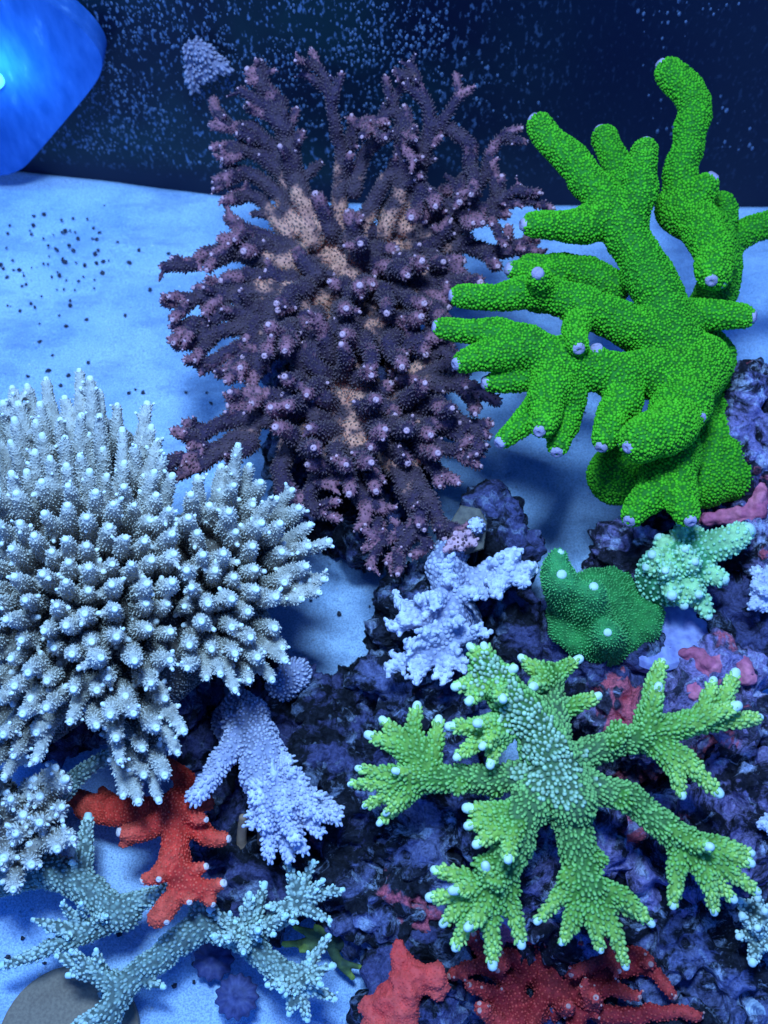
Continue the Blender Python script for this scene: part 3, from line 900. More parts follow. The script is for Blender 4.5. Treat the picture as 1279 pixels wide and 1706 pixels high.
# crown against the dark wall
pb([(520, 400, 7), (495, 290, 9), (462, 175, 11), (418, 124, 12)], 30, 15, 3)
pb([(470, 190, 10.8), (405, 152, 11.6)], 17, 11, 0, t0=.6)
pb([(478, 215, 10.4), (412, 178, 11.0)], 16, 11, 0, t0=.6)
pb([(510, 380, 7.2), (470, 270, 9), (420, 216, 10), (356, 204, 10.4)], 24, 13, 1)
pb([(470, 290, 8.6), (420, 250, 9.4), (360, 246, 9.8)], 20, 13, 1, t0=.4)
pb([(500, 380, 7.4), (440, 305, 8.6), (375, 282, 9.2)], 22, 13, 1)
pb([(480, 390, 7.4), (430, 335, 8), (390, 320, 8.4)], 20, 12, 1)
pb([(560, 380, 7.2), (566, 270, 9.6), (552, 170, 12), (520, 88, 13.4)], 20, 9, 0)
pb([(548, 155, 12.2), (508, 122, 12.8)], 11, 9, 0, t0=.7)
pb([(556, 165, 12.2), (568, 122, 12.9)], 10, 8, 0, t0=.7)
pb([(570, 380, 7.2), (572, 255, 9.6), (610, 205, 10.8), (640, 205, 11)], 18, 11, 2)
pb([(620, 205, 11), (600, 228, 11.4)], 11, 10, 0, t0=.8)
pb([(600, 390, 7.2), (640, 300, 9.2), (668, 250, 10.2), (690, 215, 10.8)], 21, 12, 1)
pb([(590, 320, 8.6), (610, 250, 9.8), (655, 225, 10.6), (690, 262, 10.8)], 18, 12, 1, t0=.3)
pb([(585, 290, 9), (582, 262, 10.2)], 12, 10, 0, t0=.6)
pb([(640, 390, 7.2), (668, 300, 9.2), (664, 200, 11), (641, 134, 12.2)], 23, 10, 1)
pb([(670, 380, 7.2), (700, 280, 9.6), (716, 195, 11.6), (682, 106, 13)], 24, 10, 3)
pb([(722, 215, 11.2), (750, 182, 12), (782, 146, 12.6)], 15, 9, 0, t0=.5)
pb([(715, 205, 11.2), (770, 222, 11.2), (788, 262, 10.4), (772, 300, 9.4), (735, 318, 8.4)], 17, 17, 1, t0=.5, tip=False)
pb([(640, 360, 7.4), (690, 300, 9.2), (705, 350, 8.6)], 20, 18, 2)
pb([(690, 390, 7.2), (780, 335, 8.8), (808, 285, 10), (822, 242, 11), (868, 214, 11.8)], 22, 10, 0)
pb([(700, 400, 7.2), (770, 372, 8.2), (818, 345, 9), (836, 296, 10)], 22, 12, 2)
pb([(812, 350, 9), (848, 325, 9.8), (864, 312, 10.2)], 14, 9, 1, t0=.6)
pb([(815, 352, 9), (855, 340, 9.4), (886, 326, 9.8)], 13, 9, 1, t0=.6)
pb([(812, 352, 9), (822, 360, 9.2), (818, 372, 9.6)], 13, 11, 0, t0=.6)
pb([(690, 360, 7.8), (750, 350, 8.6), (805, 352, 9)], 21, 16, 2, t0=.3)
pb([(690, 410, 7), (770, 410, 7.6), (842, 418, 8), (890, 396, 8.6)], 24, 15, 2)
pb([(850, 415, 8), (846, 385, 8.6)], 14, 12, 0, t0=.7)
pb([(660, 430, 7), (720, 440, 7.6), (768, 458, 8)], 26, 18, 1)
pb([(700, 450, 7), (748, 478, 7.6)], 22, 17, 1)
pb([(690, 470, 7), (742, 510, 7.4)], 24, 17, 1, t0=.4)
# flank over the pale sand
pb([(500, 420, 7), (430, 392, 7.6), (388, 368, 8)], 23, 16, 1)
pb([(490, 430, 7), (420, 410, 7.6), (372, 398, 8)], 22, 16, 1)
pb([(480, 440, 7), (400, 425, 7.4), (345, 426, 7.8), (314, 446, 8)], 26, 14, 3)
pb([(480, 470, 6.8), (400, 475, 7.2), (330, 486, 7.6)], 24, 14, 2)
pb([(500, 490, 6.8), (420, 492, 7.2), (340, 500, 7.6), (276, 505, 8)], 26, 13, 3)
pb([(500, 500, 6.8), (420, 515, 7.2), (350, 532, 7.4), (286, 545, 7.8)], 26, 13, 3)
pb([(500, 510, 6.8), (430, 535, 7), (360, 560, 7.2), (296, 576, 7.6)], 26, 13, 3)
pb([(500, 520, 6.8), (440, 550, 7), (390, 585, 7.2), (338, 610, 7.4)], 26, 14, 2)
pb([(500, 530, 6.8), (450, 570, 7), (415, 600, 7.2), (368, 622, 7.4)], 24, 14, 1)
pb([(510, 540, 6.6), (450, 590, 7), (418, 632, 7.2)], 25, 18, 1)
# lower lobe, left
pb([(560, 670, 6.2), (470, 662, 7), (412, 656, 7.4)], 28, 18, 1)
pb([(540, 680, 6.2), (440, 680, 6.8), (388, 676, 7.2)], 24, 16, 1)
pb([(540, 690, 6.2), (450, 700, 6.6), (380, 700, 7), (345, 722, 7.2), (312, 738, 7.4)], 26, 15, 1)
pb([(350, 718, 7.2), (312, 704, 7.4)], 15, 13, 0, t0=.7)
pb([(420, 720, 6.6), (370, 740, 6.8), (330, 756, 7), (274, 768, 7.2)], 22, 13, 1, t0=.3)
pb([(380, 745, 6.8), (335, 772, 7), (292, 794, 7)], 18, 14, 0, t0=.4)
pb([(420, 740, 6.6), (385, 762, 7)], 20, 15, 1, t0=.4)
# lower lobe, skirts
pb([(560, 740, 6.2), (530, 800, 6.6), (552, 812, 6.8)], 22, 13, 1)
pb([(530, 790, 6.2), (515, 840, 6.4), (562, 862, 6.6)], 18, 13, 1, t0=.4)
pb([(480, 740, 6.2), (470, 800, 6.2), (500, 838, 6.2)], 24, 16, 1)
pb([(590, 740, 6.4), (598, 810, 6.6), (606, 868, 6.8)], 24, 17, 1)
pb([(610, 760, 6.4), (628, 840, 6.4), (632, 886, 6.6)], 18, 13, 1)
pb([(640, 760, 6.4), (690, 830, 6.8), (690, 885, 7), (648, 930, 7.2)], 25, 14, 2)
pb([(690, 880, 7), (650, 895, 7), (612, 914, 7)], 16, 12, 2, t0=.6)
pb([(692, 880, 7), (712, 905, 7), (690, 925, 7)], 14, 11, 0, t0=.7)
pb([(650, 740, 6.4), (708, 825, 7), (738, 888, 7.2)], 26, 16, 2)
pb([(660, 730, 6.4), (715, 775, 7), (738, 808, 7.2)], 22, 14, 1)
pb([(650, 700, 6.4), (735, 745, 7), (796, 772, 7.2)], 22, 12, 2)
pb([(650, 690, 6.4), (735, 715, 7), (790, 742, 7.3)], 22, 12, 1)
pb([(650, 670, 6.4), (740, 680, 7.2), (812, 724, 7.6)], 24, 13, 2)
pb([(650, 650, 6.6), (740, 635, 7.4), (826, 666, 8)], 24, 13, 2)
pb([(680, 640, 6.6), (740, 610, 7.2), (772, 618, 7.6)], 20, 14, 1)
pb([(690, 620, 6.6), (730, 585, 7.2), (752, 578, 7.4)], 18, 14, 1)
pb([(700, 580, 6.6), (720, 550, 7.2), (722, 535, 7.4)], 20, 15, 1)
# stout basal crust
for (a, b, r) in (((520, 400), (600, 460), 46), ((470, 430), (560, 420), 40), ((660, 400), (620, 520), 40), ((580, 500), (600, 640), 44), ((590, 640), (600, 740), 48), ((540, 690), (680, 670), 40), ((650, 390), (700, 420), 36), ((440, 500), (540, 500), 36)):
    c.add([(a[0], a[1], 5.9), (b[0], b[1], 5.9)], r, r, tip=False, t1=0.1)
# branchlets that stand up towards the lamp
pr = np.random.default_rng(21)
cand = []
for _ in range(4000):
    x, y = pr.uniform(400, 740), pr.uniform(385, 800)
    e1 = ((x - 585) / 160) ** 2 + ((y - 455) / 85) ** 2; e2 = ((x - 600) / 120) ** 2 + ((y - 690) / 100) ** 2; e3 = ((x - 570) / 110) ** 2 + ((y - 560) / 90) ** 2
    if min(e1, e2, e3) > 1: continue
    if ((x - 505) / 50) ** 2 + ((y - 412) / 40) ** 2 < 1 or ((x - 575) / 34) ** 2 + ((y - 670) / 40) ** 2 < 1: continue
    if 690 < x < 740 and 560 < y < 680: continue
    if any((x - a_) ** 2 + (y - b_) ** 2 < 31 ** 2 for a_, b_ in ((660, 398), (612, 520), (690, 470), (545, 500), (600, 730), (640, 600), (450, 505), (560, 440))): continue
    if all((x - q[0]) ** 2 + (y - q[1]) ** 2 > 27 ** 2 for q in cand): cand.append((x, y))
for (x, y) in cand:
    hx, hy = (585, 450) if y < 570 else (600, 680)
    ex = x + (x - hx) * 0.28 + pr.normal(0, 14); ey = y + (y - hy) * 0.28 - 10 + pr.normal(0, 14)
    h = 8.4 + pr.uniform(-1.1, 1.0)
    c.add([(x - (x - hx) * 0.2, y - (y - hy) * 0.2 + 6, 6.2), (x, y, 7.2), (ex, ey, h)], 26, 17, knobs=int(pr.integers(0, 3)), t0=0.05)
c.build('branching_coral', 'large dark purple branching coral with cream base, in front of the dark wall', 'coral', M_PURPLE, M_PURPLE_TIP, voxel=0.085, k=0.08, disp=0.035, dscale=3,
        polyp=(SPIKE, 5.6, 2.1, 4.0, 0.4), polyp_mat=M_PURPLE_POLYP, tip_size=0.5, tip_len=0.9, base=P(590, 700, 4))

# ------------------------------------------------------------------ thick green finger coral
c = Coral(wob=0.15, rs=0.87)
g = c.add
g([(1150, 640, 9.0), (1118, 560, 10), (1085, 470, 10.8), (1030, 370, 11.4), (965, 285, 12), (897, 213, 12.6)], 56, 25)
g([(1035, 375, 11.4), (1062, 320, 12.4), (1075, 250, 13.2)], 38, 25)
g([(1040, 350, 10.6), (1030, 290, 11), (1006, 232, 11.6)], 34, 23)
g([(1010, 365, 11.4), (950, 375, 11.6), (888, 373, 12)], 40, 22)
g([(1165, 535, 8.6), (1200, 470, 9.2), (1190, 405, 10), (1152, 345, 10.8), (1130, 292, 11.6), (1150, 232, 12.4), (1152, 172, 13), (1114, 120, 13.5)], 38, 27)
g([(1130, 345, 10.8), (1165, 325, 11.6), (1180, 308, 12)], 40, 23)
g([(1130, 350, 10.8), (1178, 385, 11.4), (1192, 430, 11.6), (1184, 452, 11.8)], 42, 32)
g([(1190, 430, 11.4), (1200, 464, 11.6)], 28, 18)
g([(1195, 400, 10), (1212, 350, 10.4), (1200, 335, 10.5)], 24, 16, tip=False)
g([(1175, 520, 8.4), (1208, 460, 8.8), (1222, 395, 9.4), (1300, 372, 9.8), (1350, 370, 10)], 28, 24)
g([(1135, 530, 10), (1190, 525, 10.6), (1238, 528, 11)], 32, 22)
g([(1165, 560, 8.8), (1196, 590, 8.6), (1198, 650, 8.2), (1172, 710, 7.6)], 30, 26, tip=False)
g([(1118, 575, 10), (1010, 525, 10.8), (900, 486, 11.2), (830, 492, 11.3), (768, 494, 11.4)], 46, 21)
g([(905, 492, 11), (898, 458, 12.6)], 30, 22)
g([(900, 470, 10.6), (860, 452, 10.8)], 22, 18)
g([(1020, 480, 9.6), (960, 452, 9.8), (885, 455, 10)], 34, 30, tip=False)
g([(965, 520, 10.8), (960, 550, 11.4), (963, 574, 11.8)], 28, 19)
g([(1000, 618, 10.6), (997, 590, 11.2)], 20, 15)
g([(1140, 620, 9.8), (1020, 622, 10.4), (920, 592, 10.8), (850, 560, 10.9), (800, 553, 10.9), (735, 545, 11)], 48, 19)
g([(880, 580, 10.8), (820, 588, 10.9), (772, 604, 11)], 40, 21)
g([(900, 620, 10), (865, 632, 10), (820, 638, 10)], 30, 17)
g([(930, 610, 10.6), (915, 660, 10.8), (904, 708, 11)], 44, 25)
g([(940, 640, 10.2), (938, 690, 10), (928, 742, 10)], 42, 18)
g([(915, 655, 10.2), (880, 695, 10), (842, 732, 10)], 34, 17)
g([(1040, 630, 10.4), (1025, 680, 10.4), (1006, 728, 10.6)], 42, 23)
g([(1165, 610, 9.4), (1135, 655, 10), (1122, 705, 10.6), (1068, 733, 11.2)], 58, 42)
g([(1150, 670, 10), (1162, 690, 10.6)], 24, 15)
g([(1130, 620, 10.0), (1155, 630, 10.0)], 34, 34, tip=False)
g([(1120, 740, 8.4), (1125, 795, 8.8), (1142, 856, 9.2)], 52, 25)
g([(1115, 770, 8.4), (1085, 815, 8.8), (1055, 858, 9)], 42, 21)
g([(1150, 640, 8.6), (1140, 720, 7.4), (1150, 790, 5.6)], 46, 56, tip=False)
g([(1110, 770, 6.4), (1058, 790, 6.4), (1035, 795, 6.5)], 66, 54, tip=False)
g([(1060, 775, 6.4), (1090, 745, 6.6)], 42, 42, tip=False)
for (x, y, r) in ((1188, 768, 76), (1224, 752, 58), (1208, 785, 60), (1170, 805, 56)):
    g([(1150, 770, 6.0), (x, y, 6.6)], 40, r, tip=False)
c.build('finger_coral', 'bright green thick finger coral with lilac tips, covered in tiny polyps', 'coral', M_GREEN, M_GREEN_TIP, voxel=0.10, k=0.28, disp=0.03, dscale=1.2, sm=2,
        polyp=(SCALE_, 4.9, 2.6, 2.5, 0.55), polyp_mat=M_GREEN_POLYP, tip_size=0.9, tip_len=0.75, tip_max=11, base=P(1170, 790, 5.5))

# ------------------------------------------------------------------ big grey-white coral
c = Coral(wob=0.25)
pr = np.random.default_rng(5)
from math import hypot
poly = [(-40, 655), (70, 650), (150, 632), (215, 700), (252, 690), (285, 800), (330, 800), (400, 760), (470, 825), (530, 900), (525, 960), (500, 1000), (440, 1005), (470, 1080), (450, 1130), (390, 1150), (300, 1120), (275, 1150), (305, 1215), (270, 1320), (215, 1315), (180, 1235), (120, 1200), (60, 1270), (-40, 1320)]
def inside(x, y, pl):
    r = False; j = len(pl) - 1
    for i in range(len(pl)):
        if (pl[i][1] > y) != (pl[j][1] > y) and x < (pl[j][0] - pl[i][0]) * (y - pl[i][1]) / (pl[j][1] - pl[i][1]) + pl[i][0]:
            r = not r
        j = i
    return r
rim = [(20, 652), (78, 642), (133, 626), (152, 640), (166, 660), (108, 672), (244, 682), (206, 722), (262, 742), (398, 750), (366, 785), (330, 800), (482, 822), (455, 835), (540, 903), (512, 878), (536, 962), (528, 985), (498, 1000), (470, 1076), (475, 1100), (452, 1130), (388, 1148), (345, 1128), (366, 1120), (304, 1214), (296, 1250), (264, 1328), (228, 1330), (205, 1322), (196, 1262), (60, 1262), (10, 1290), (120, 1200), (-20, 700), (-25, 900), (-30, 1100)]
tips = list(rim)
for _ in range(12000):
    x, y = pr.uniform(-40, 540), pr.uniform(630, 1330)
    if inside(x, y, poly) and all(hypot(x - q[0], y - q[1]) > (32 if y > 800 else 27) for q in tips):
        tips.append((x, y))
def dome_h(x, y):
    e = ((x - 150) / 420) ** 2 + ((y - 930) / 400) ** 2
    return 7.6 + 3.6 * max(0, 1 - e)
for i, (x, y) in enumerate(tips):
    cx, cy = 170, 1010
    if x > 300 and y < 1200: cx, cy = 330, 960          # second lobe leans over the sand hole
    f = 0.30 if i < len(rim) else 0.13
    h = dome_h(x, y) + pr.uniform(-0.9, 0.6)
    up = 26 if y < 800 else 6
    rx, ry = x + (cx - x) * f, y + (cy - y) * f + up
    f2 = 0.52 if i < len(rim) else 0.26
    rootp = (x + (cx - x) * f2, y + (cy - y) * f2 + up, h - 4.2)
    isrim = i < len(rim)
    c.add([rootp, (rx, ry, h - 1.5), (x, y, h)], pr.uniform(18, 23) if not isrim else 19, 9 if y < 800 or isrim else pr.uniform(9, 12.5), knobs=5 if isrim else int(pr.integers(1, 4)), kl=0.95)
for (x, y, r) in ((150, 950, 120), (60, 850, 110), (240, 1050, 110), (340, 950, 90), (80, 1090, 120), (130, 780, 90)):
    c.add([(x, y, 5.4), (x + 10, y + 10, 4.4)], r, r, tip=False, t1=0.0)
c.add([(150, 960, 7.0), (180, 1000, 3.2)], 90, 110, tip=False, t1=0.0)
c.build('acropora_colony', 'huge grey white coral with hundreds of white tipped branchlets, at the frame edge', 'coral', M_WHITE, M_WHITE_TIP, voxel=0.11, k=0.14, disp=0.03, dscale=3,
        polyp=(SPIKE, 5.2, 1.7, 3.4, 0.45), polyp_mat=M_WHITE_POLYP, tip_size=0.66, tip_max=6.5, tip_len=1.1, base=P(170, 1010, 3.5))

# a second, smaller clump of the same kind below it
c = Coral(wob=0.25)
tl = [(18, 1335), (52, 1300), (85, 1285), (30, 1390), (68, 1370), (102, 1345), (10, 1430), (52, 1440), (95, 1410), (115, 1395), (20, 1480), (-20, 1350), (-20, 1450), (70, 1330), (40, 1360), (-10, 1290), (105, 1300)]
for (x, y) in tl:
    h = 5.6 + pr.uniform(-0.3, 0.4)
    c.add([(x + (40 - x) * .5, y + (1370 - y) * .5, h - 2.2), (x + (40 - x) * .2, y + (1370 - y) * .2, h - 0.8), (x, y, h)], 20, 10, knobs=4)
c.add([(40, 1370, 3.6), (30, 1390, 0.3)], 50, 60, tip=False, t1=0)
c.build('acropora_colony', 'small grey white coral clump just below the huge one, over the teal branches', 'coral', M_WHITE, M_WHITE_TIP, voxel=0.11, k=0.14, disp=0.03, dscale=3,
        polyp=(SPIKE, 6.8, 2.2, 5.0, 0.4), polyp_mat=M_WHITE_POLYP, tip_size=0.72, tip_len=1.1, base=P(40, 1370, 0.1))

# ------------------------------------------------------------------ lime green coral
c = Coral(wob=0.25, rs=0.76)
g = c.add
def fan(root, tips, r0=20, r1=11, bend=0.5, knobs=0, t0=0.45):
    for q in tips:
        x, y, h = q[:3]
        mid = q[3] if len(q) > 3 else (root[0] + (x - root[0]) * bend, root[1] + (y - root[1]) * bend, root[2] + (h - root[2]) * bend)
        g([root, mid, (x, y, h)], r0, r1, t0=t0, knobs=knobs)
H0 = 8.2
g([(915, 1290, H0), (820, 1296, 8.0), (750, 1300, 7.8), (690, 1300, 7.6)], 30, 24, tip=False, t1=0.4, knobs=3, kl=0.85)
fan((705, 1298, 7.6), [(590, 1308, 7.4), (604, 1280, 7.7), (664, 1284, 8.2), (612, 1340, 7.0), (636, 1366, 6.8), (648, 1350, 7.2)], 20, 9)
fan((716, 1290, 7.6), [(624, 1225, 8.0), (643, 1207, 8.1), (692, 1186, 8.2, (690, 1235, 8)), (727, 1209, 8.2, (725, 1250, 8))], 26, 12)
g([(930, 1300, H0), (905, 1235, 8.8), (850, 1165, 9.2), (812, 1120, 9.4)], 58, 34, tip=False, t1=0.5)
fan((825, 1130, 9.2), [(786, 1086, 9.8), (808, 1084, 9.8), (765, 1143, 9.6), (786, 1164, 9.9), (836, 1160, 10.4), (850, 1118, 9.8)], 24, 12)
fan((850, 1200, 8.8), [(758, 1212, 9.2), (766, 1256, 8.8), (806, 1240, 9.8), (817, 1264, 9.2), (800, 1205, 9.8)], 26, 12)
g([(925, 1220, 8.2), (918, 1160, 8.2), (905, 1120, 8.2)], 32, 22, tip=False, t1=0.5)
fan((915, 1135, 8.2), [(877, 1103, 8.4), (956, 1103, 8.4), (890, 1144, 9.2)], 22, 12)
fan((925, 1190, 8.2), [(988, 1164, 8.4)], 22, 12)
g([(940, 1265, H0), (1010, 1245, 8.2), (1075, 1225, 8.3)], 30, 28, tip=False, t1=0.45, knobs=4, kl=0.85)
fan((1075, 1226, 8.3), [(1100, 1110, 8.6, (1083, 1168, 8.6)), (1094, 1152, 9.4), (1188, 1142, 8.8, (1160, 1195, 8.7)), (1220, 1132, 8.6, (1180, 1190, 8.5)), (1218, 1178, 9.2, (1160, 1205, 8.8)), (1256, 1196, 8.4, (1170, 1205, 8.5)), (1186, 1312, 8.0, (1140, 1265, 8.2)), (1133, 1315, 8.0, (1112, 1262, 8.2))], 27, 13)
g([(945, 1290, H0), (1040, 1332, 8.0), (1100, 1372, 7.8), (1145, 1405, 7.7)], 32, 28, tip=False, t1=0.45, knobs=4, kl=0.85)
fan((1140, 1400, 7.7), [(1122, 1502, 7.4, (1126, 1445, 7.6)), (1190, 1508, 7.4, (1172, 1450, 7.7)), (1253, 1478, 7.4, (1200, 1440, 7.6)), (1240, 1434, 7.8), (1242, 1418, 7.6), (1214, 1492, 7.2), (1178, 1411, 8.8)], 25, 11)
g([(930, 1310, H0), (948, 1370, 7.8), (968, 1430, 7.6), (985, 1480, 7.4)], 40, 36, tip=False, t1=0.45, knobs=4, kl=0.85)
fan((980, 1472, 7.4), [(902, 1528, 7.2, (938, 1485, 7.4)), (940, 1564, 7.0, (955, 1520, 7.2)), (998, 1576, 7.0, (990, 1525, 7.3)), (1036, 1600, 6.8, (1018, 1540, 7.2)), (1079, 1531, 7.2, (1035, 1495, 7.4)), (1056, 1522, 6.9)], 26, 11)
g([(905, 1305, H0), (865, 1370, 8.2), (838, 1430, 7.8), (822, 1480, 7.5)], 42, 34, tip=False, t1=0.45, knobs=4, kl=0.85)
fan((865, 1360, 8.2), [(791, 1347, 8.6), (789, 1375, 8.6), (805, 1400, 8.8), (846, 1424, 9.4)], 26, 13)
fan((818, 1480, 7.5), [(732, 1449, 7.4), (727, 1496, 7.2), (744, 1531, 7.2), (761, 1568, 7.0), (783, 1538, 7.9), (821, 1598, 6.9), (866, 1562, 7.0, (850, 1510, 7.3)), (762, 1480, 8.2), (808, 1448, 8.6)], 25, 12)
g([(925, 1290, H0), (940, 1290, 3.0)], 60, 60, tip=False, t1=0.1)
g([(900, 1240, 8.6), (950, 1330, 8.6)], 52, 46, tip=False, t1=0.1)
c.build('table_acropora', 'lime green branching coral with ice white tips, spread over the rocks', 'coral', M_LIME, M_LIME_TIP, voxel=0.095, k=0.12, disp=0.02, dscale=2.5,
        polyp=(SCALE_, 6.8, 3.0, 5.0, 0.55), polyp_mat=M_LIME_POLYP, tip_size=0.85, tip_len=1.35, tip_tpl=POD, base=P(935, 1300, 3.5), single_polyps=290, heart=(P(830, 1135, 9.3), P(930, 1290, 8.6)), single_mat=M_LIME_BIG)

# mint-white coral beads on its heart
# ------------------------------------------------------------------ teal staghorn over the sand
c = Coral(wob=0.25, rs=0.84); g = c.add
g([(-60, 1480, 1.8), (40, 1452, 2.2), (115, 1462, 2.6), (180, 1510, 2.8), (215, 1530, 2.8)], 34, 28, tip=False, t1=0.3)
g([(130, 1470, 2.6), (140, 1420, 3), (147, 1368, 3.2)], 20, 11, t0=.2, knobs=1)
g([(190, 1520, 2.8), (240, 1500, 3), (275, 1484, 3)], 22, 14, t0=.2)
g([(195, 1530, 2.8), (130, 1560, 2.6), (60, 1588, 2.4), (8, 1606, 2.4)], 22, 9, t0=.2)
for q in ((106, 1508, 3.8), (60, 1532, 3.2), (136, 1508, 4), (174, 1526, 3.8), (80, 1548, 3)):
    g([(135, 1552, 2.7), ((135 + q[0]) / 2, (1552 + q[1]) / 2, 3), q], 13, 6, t0=.6, knobs=1)
g([(350, 1535, 2.8), (265, 1592, 2.6), (205, 1650, 2.4), (165, 1740, 2.2)], 28, 22, tip=False, t1=.35)
g([(205, 1650, 2.4), (150, 1615, 2.8), (100, 1598, 3)], 22, 9, t0=.2, knobs=1)
for q in ((122, 1590, 3.4), (162, 1588, 3.4), (118, 1625, 2.8)):
    g([(165, 1622, 2.7), q], 13, 7, t0=.5)
g([(235, 1630, 2.4), (268, 1642, 2.6)], 13, 6, t0=.4)
g([(200, 1655, 2.4), (160, 1690, 2.8), (130, 1712, 3)], 20, 11, t0=.3)
g([(345, 1540, 2.8), (330, 1500, 3), (310, 1478, 3)], 24, 16, t0=.2, tip=False)
g([(340, 1530, 2.8), (400, 1570, 3), (465, 1615, 3.2), (500, 1645, 3.2)], 28, 20, tip=False, t1=.5)
for q in ((545, 1565, 3.8), (550, 1612, 4), (552, 1662, 3.4), (482, 1684, 3.2), (510, 1692, 3.2), (450, 1640, 3.4), (530, 1640, 4.4), (470, 1650, 4)):
    g([(495, 1635, 3.2), ((495 + q[0]) / 2, (1635 + q[1]) / 2, (3.4 + q[2]) / 2), q], 15, 7, t0=.6, knobs=2)
for q in ((414, 1495, 4.4), (440, 1480, 4), (470, 1530, 4.2), (352, 1520, 3.8), (380, 1560, 4.4), (430, 1550, 5), (405, 1585, 4.4), (360, 1560, 4.2)):
    g([(410, 1560, 3.0), ((410 + q[0]) / 2, (1560 + q[1]) / 2, (3.2 + q[2]) / 2), q], 16, 8, t0=.6, knobs=2)
g([(405, 1570, 2.8), (450, 1540, 3.2), (492, 1505, 3.8)], 20, 16, t0=.3, t1=.6, tip=False)
for q in ((480, 1440, 4.4), (520, 1440, 4.4), (566, 1484, 4.2), (545, 1530, 4), (490, 1530, 4.2), (536, 1470, 4.6), (452, 1510, 4)):
    g([(494, 1505, 3.8), ((494 + q[0]) / 2, (1505 + q[1]) / 2, (3.9 + q[2]) / 2), q], 14, 7, t0=.6, knobs=2)
g([(40, 1440, 2.4), (110, 1310, 3.6), (190, 1255, 4.4)], 24, 14, t1=.5, tip=False)
g([(200, 1650, 2.2), (195, 1640, 0)], 22, 26, tip=False, t1=0); g([(60, 1455, 2.0), (60, 1450, 0)], 26, 30, tip=False, t1=0)
c.build('staghorn_coral', 'teal grey staghorn coral with slim branches spreading over the pale sand', 'coral', M_TEAL, M_TEAL_TIP, voxel=0.09, k=0.14, disp=0.025, dscale=2.5,
        polyp=(CUP, 7.2, 2.6, 4.6, 0.62), polyp_mat=M_TEAL_POLYP, tip_size=0.85, tip_len=1.3, base=P(200, 1650, 0))

# ------------------------------------------------------------------ lavender corals
c = Coral(wob=0.3); g = c.add
g([(760, 900, 6.2), (740, 960, 6.8), (742, 1040, 7.0), (715, 1090, 6.8)], 30, 22, tip=False, t1=.5)
for q in ((666, 1006, 7.2), (656, 1046, 7), (652, 1112, 6.6), (690, 1128, 6.8), (742, 1126, 6.8), (772, 1108, 7), (798, 1052, 7.4), (788, 985, 8), (745, 940, 8), (700, 1000, 7.8), (712, 1050, 8), (760, 1030, 8.2), (725, 1000, 8.4), (680, 1075, 7.4)):
    rx, ry = (740, 1000) if q[1] < 1010 else (735, 1070)
    if q == (666, 1006, 7.2) or q == (656, 1046, 7): rx, ry = 715, 1030
    g([(rx, ry, 6.8), ((rx + q[0]) / 2, (ry + q[1]) / 2, (6.9 + q[2]) / 2), q], 16, 10, t0=.4, knobs=5, kl=1.2)
g([(760, 960, 6.4), (810, 970, 6.6), (842, 955, 7)], 24, 20, t0=.4, t1=.8, tip=False, knobs=4)
for q in ((884, 945, 7.4), (850, 925, 7.6), (866, 968, 7.2), (826, 985, 7.4), (836, 930, 7.6)):
    g([(840, 955, 7), q], 18, 12, t0=.6, knobs=2)
g([(742, 1040, 6.6), (740, 1040, 3.6)], 40, 46, tip=False, t1=0)
c.build('knobby_coral', 'pale lavender knobby coral below the purple coral, beside the sand hole', 'coral', M_LAV, None, voxel=0.09, k=0.16, disp=0.04, dscale=2.2,
        polyp=(DOME, 8.5, 4.3, 2.2, 0.3), polyp_mat=M_LAV_POLYP, base=P(740, 1040, 3.5))

c = Coral(wob=0.25); g = c.add
g([(400, 1180, 3.6), (425, 1240, 5), (448, 1300, 5.6), (468, 1345, 5.8)], 30, 36, tip=False, t1=.5)
g([(420, 1190, 4.4), (375, 1262, 5.4), (326, 1330, 5.8)], 24, 13, t0=.2, knobs=0, tip=False)
for q in ((420, 1372, 5.4), (450, 1425, 5.4), (480, 1425, 5.2), (505, 1415, 5.8), (532, 1388, 5.8), (562, 1368, 5.6), (556, 1345, 5.4), (520, 1330, 6.2), (480, 1350, 6.6), (505, 1300, 6), (455, 1290, 6.4), (490, 1395, 6.4), (530, 1360, 6.4), (470, 1265, 5.6), (430, 1330, 6.2), (445, 1380, 6)):
    rx, ry = (450, 1295)
    g([(rx, ry, 5.6), ((rx + q[0]) / 2, (ry + q[1]) / 2, (5.7 + q[2]) / 2), q], 19, 9, t0=.4, knobs=4, tip=False)
g([(415, 1200, 4), (410, 1200, 1.6)], 34, 44, tip=False, t1=0)
g([(470, 1140, 3.8), (490, 1120, 4.2)], 26, 22, tip=False, t1=.3)
c.build('knobby_coral', 'pale lilac fuzzy coral drooping between the white coral and the dark rock', 'coral', M_LAV, None, voxel=0.09, k=0.12, disp=0.03, dscale=2.5,
        polyp=(SCALE_, 6.6, 2.8, 5.0, 0.45), polyp_mat=M_LAV_POLYP, base=P(415, 1200, 1.5))

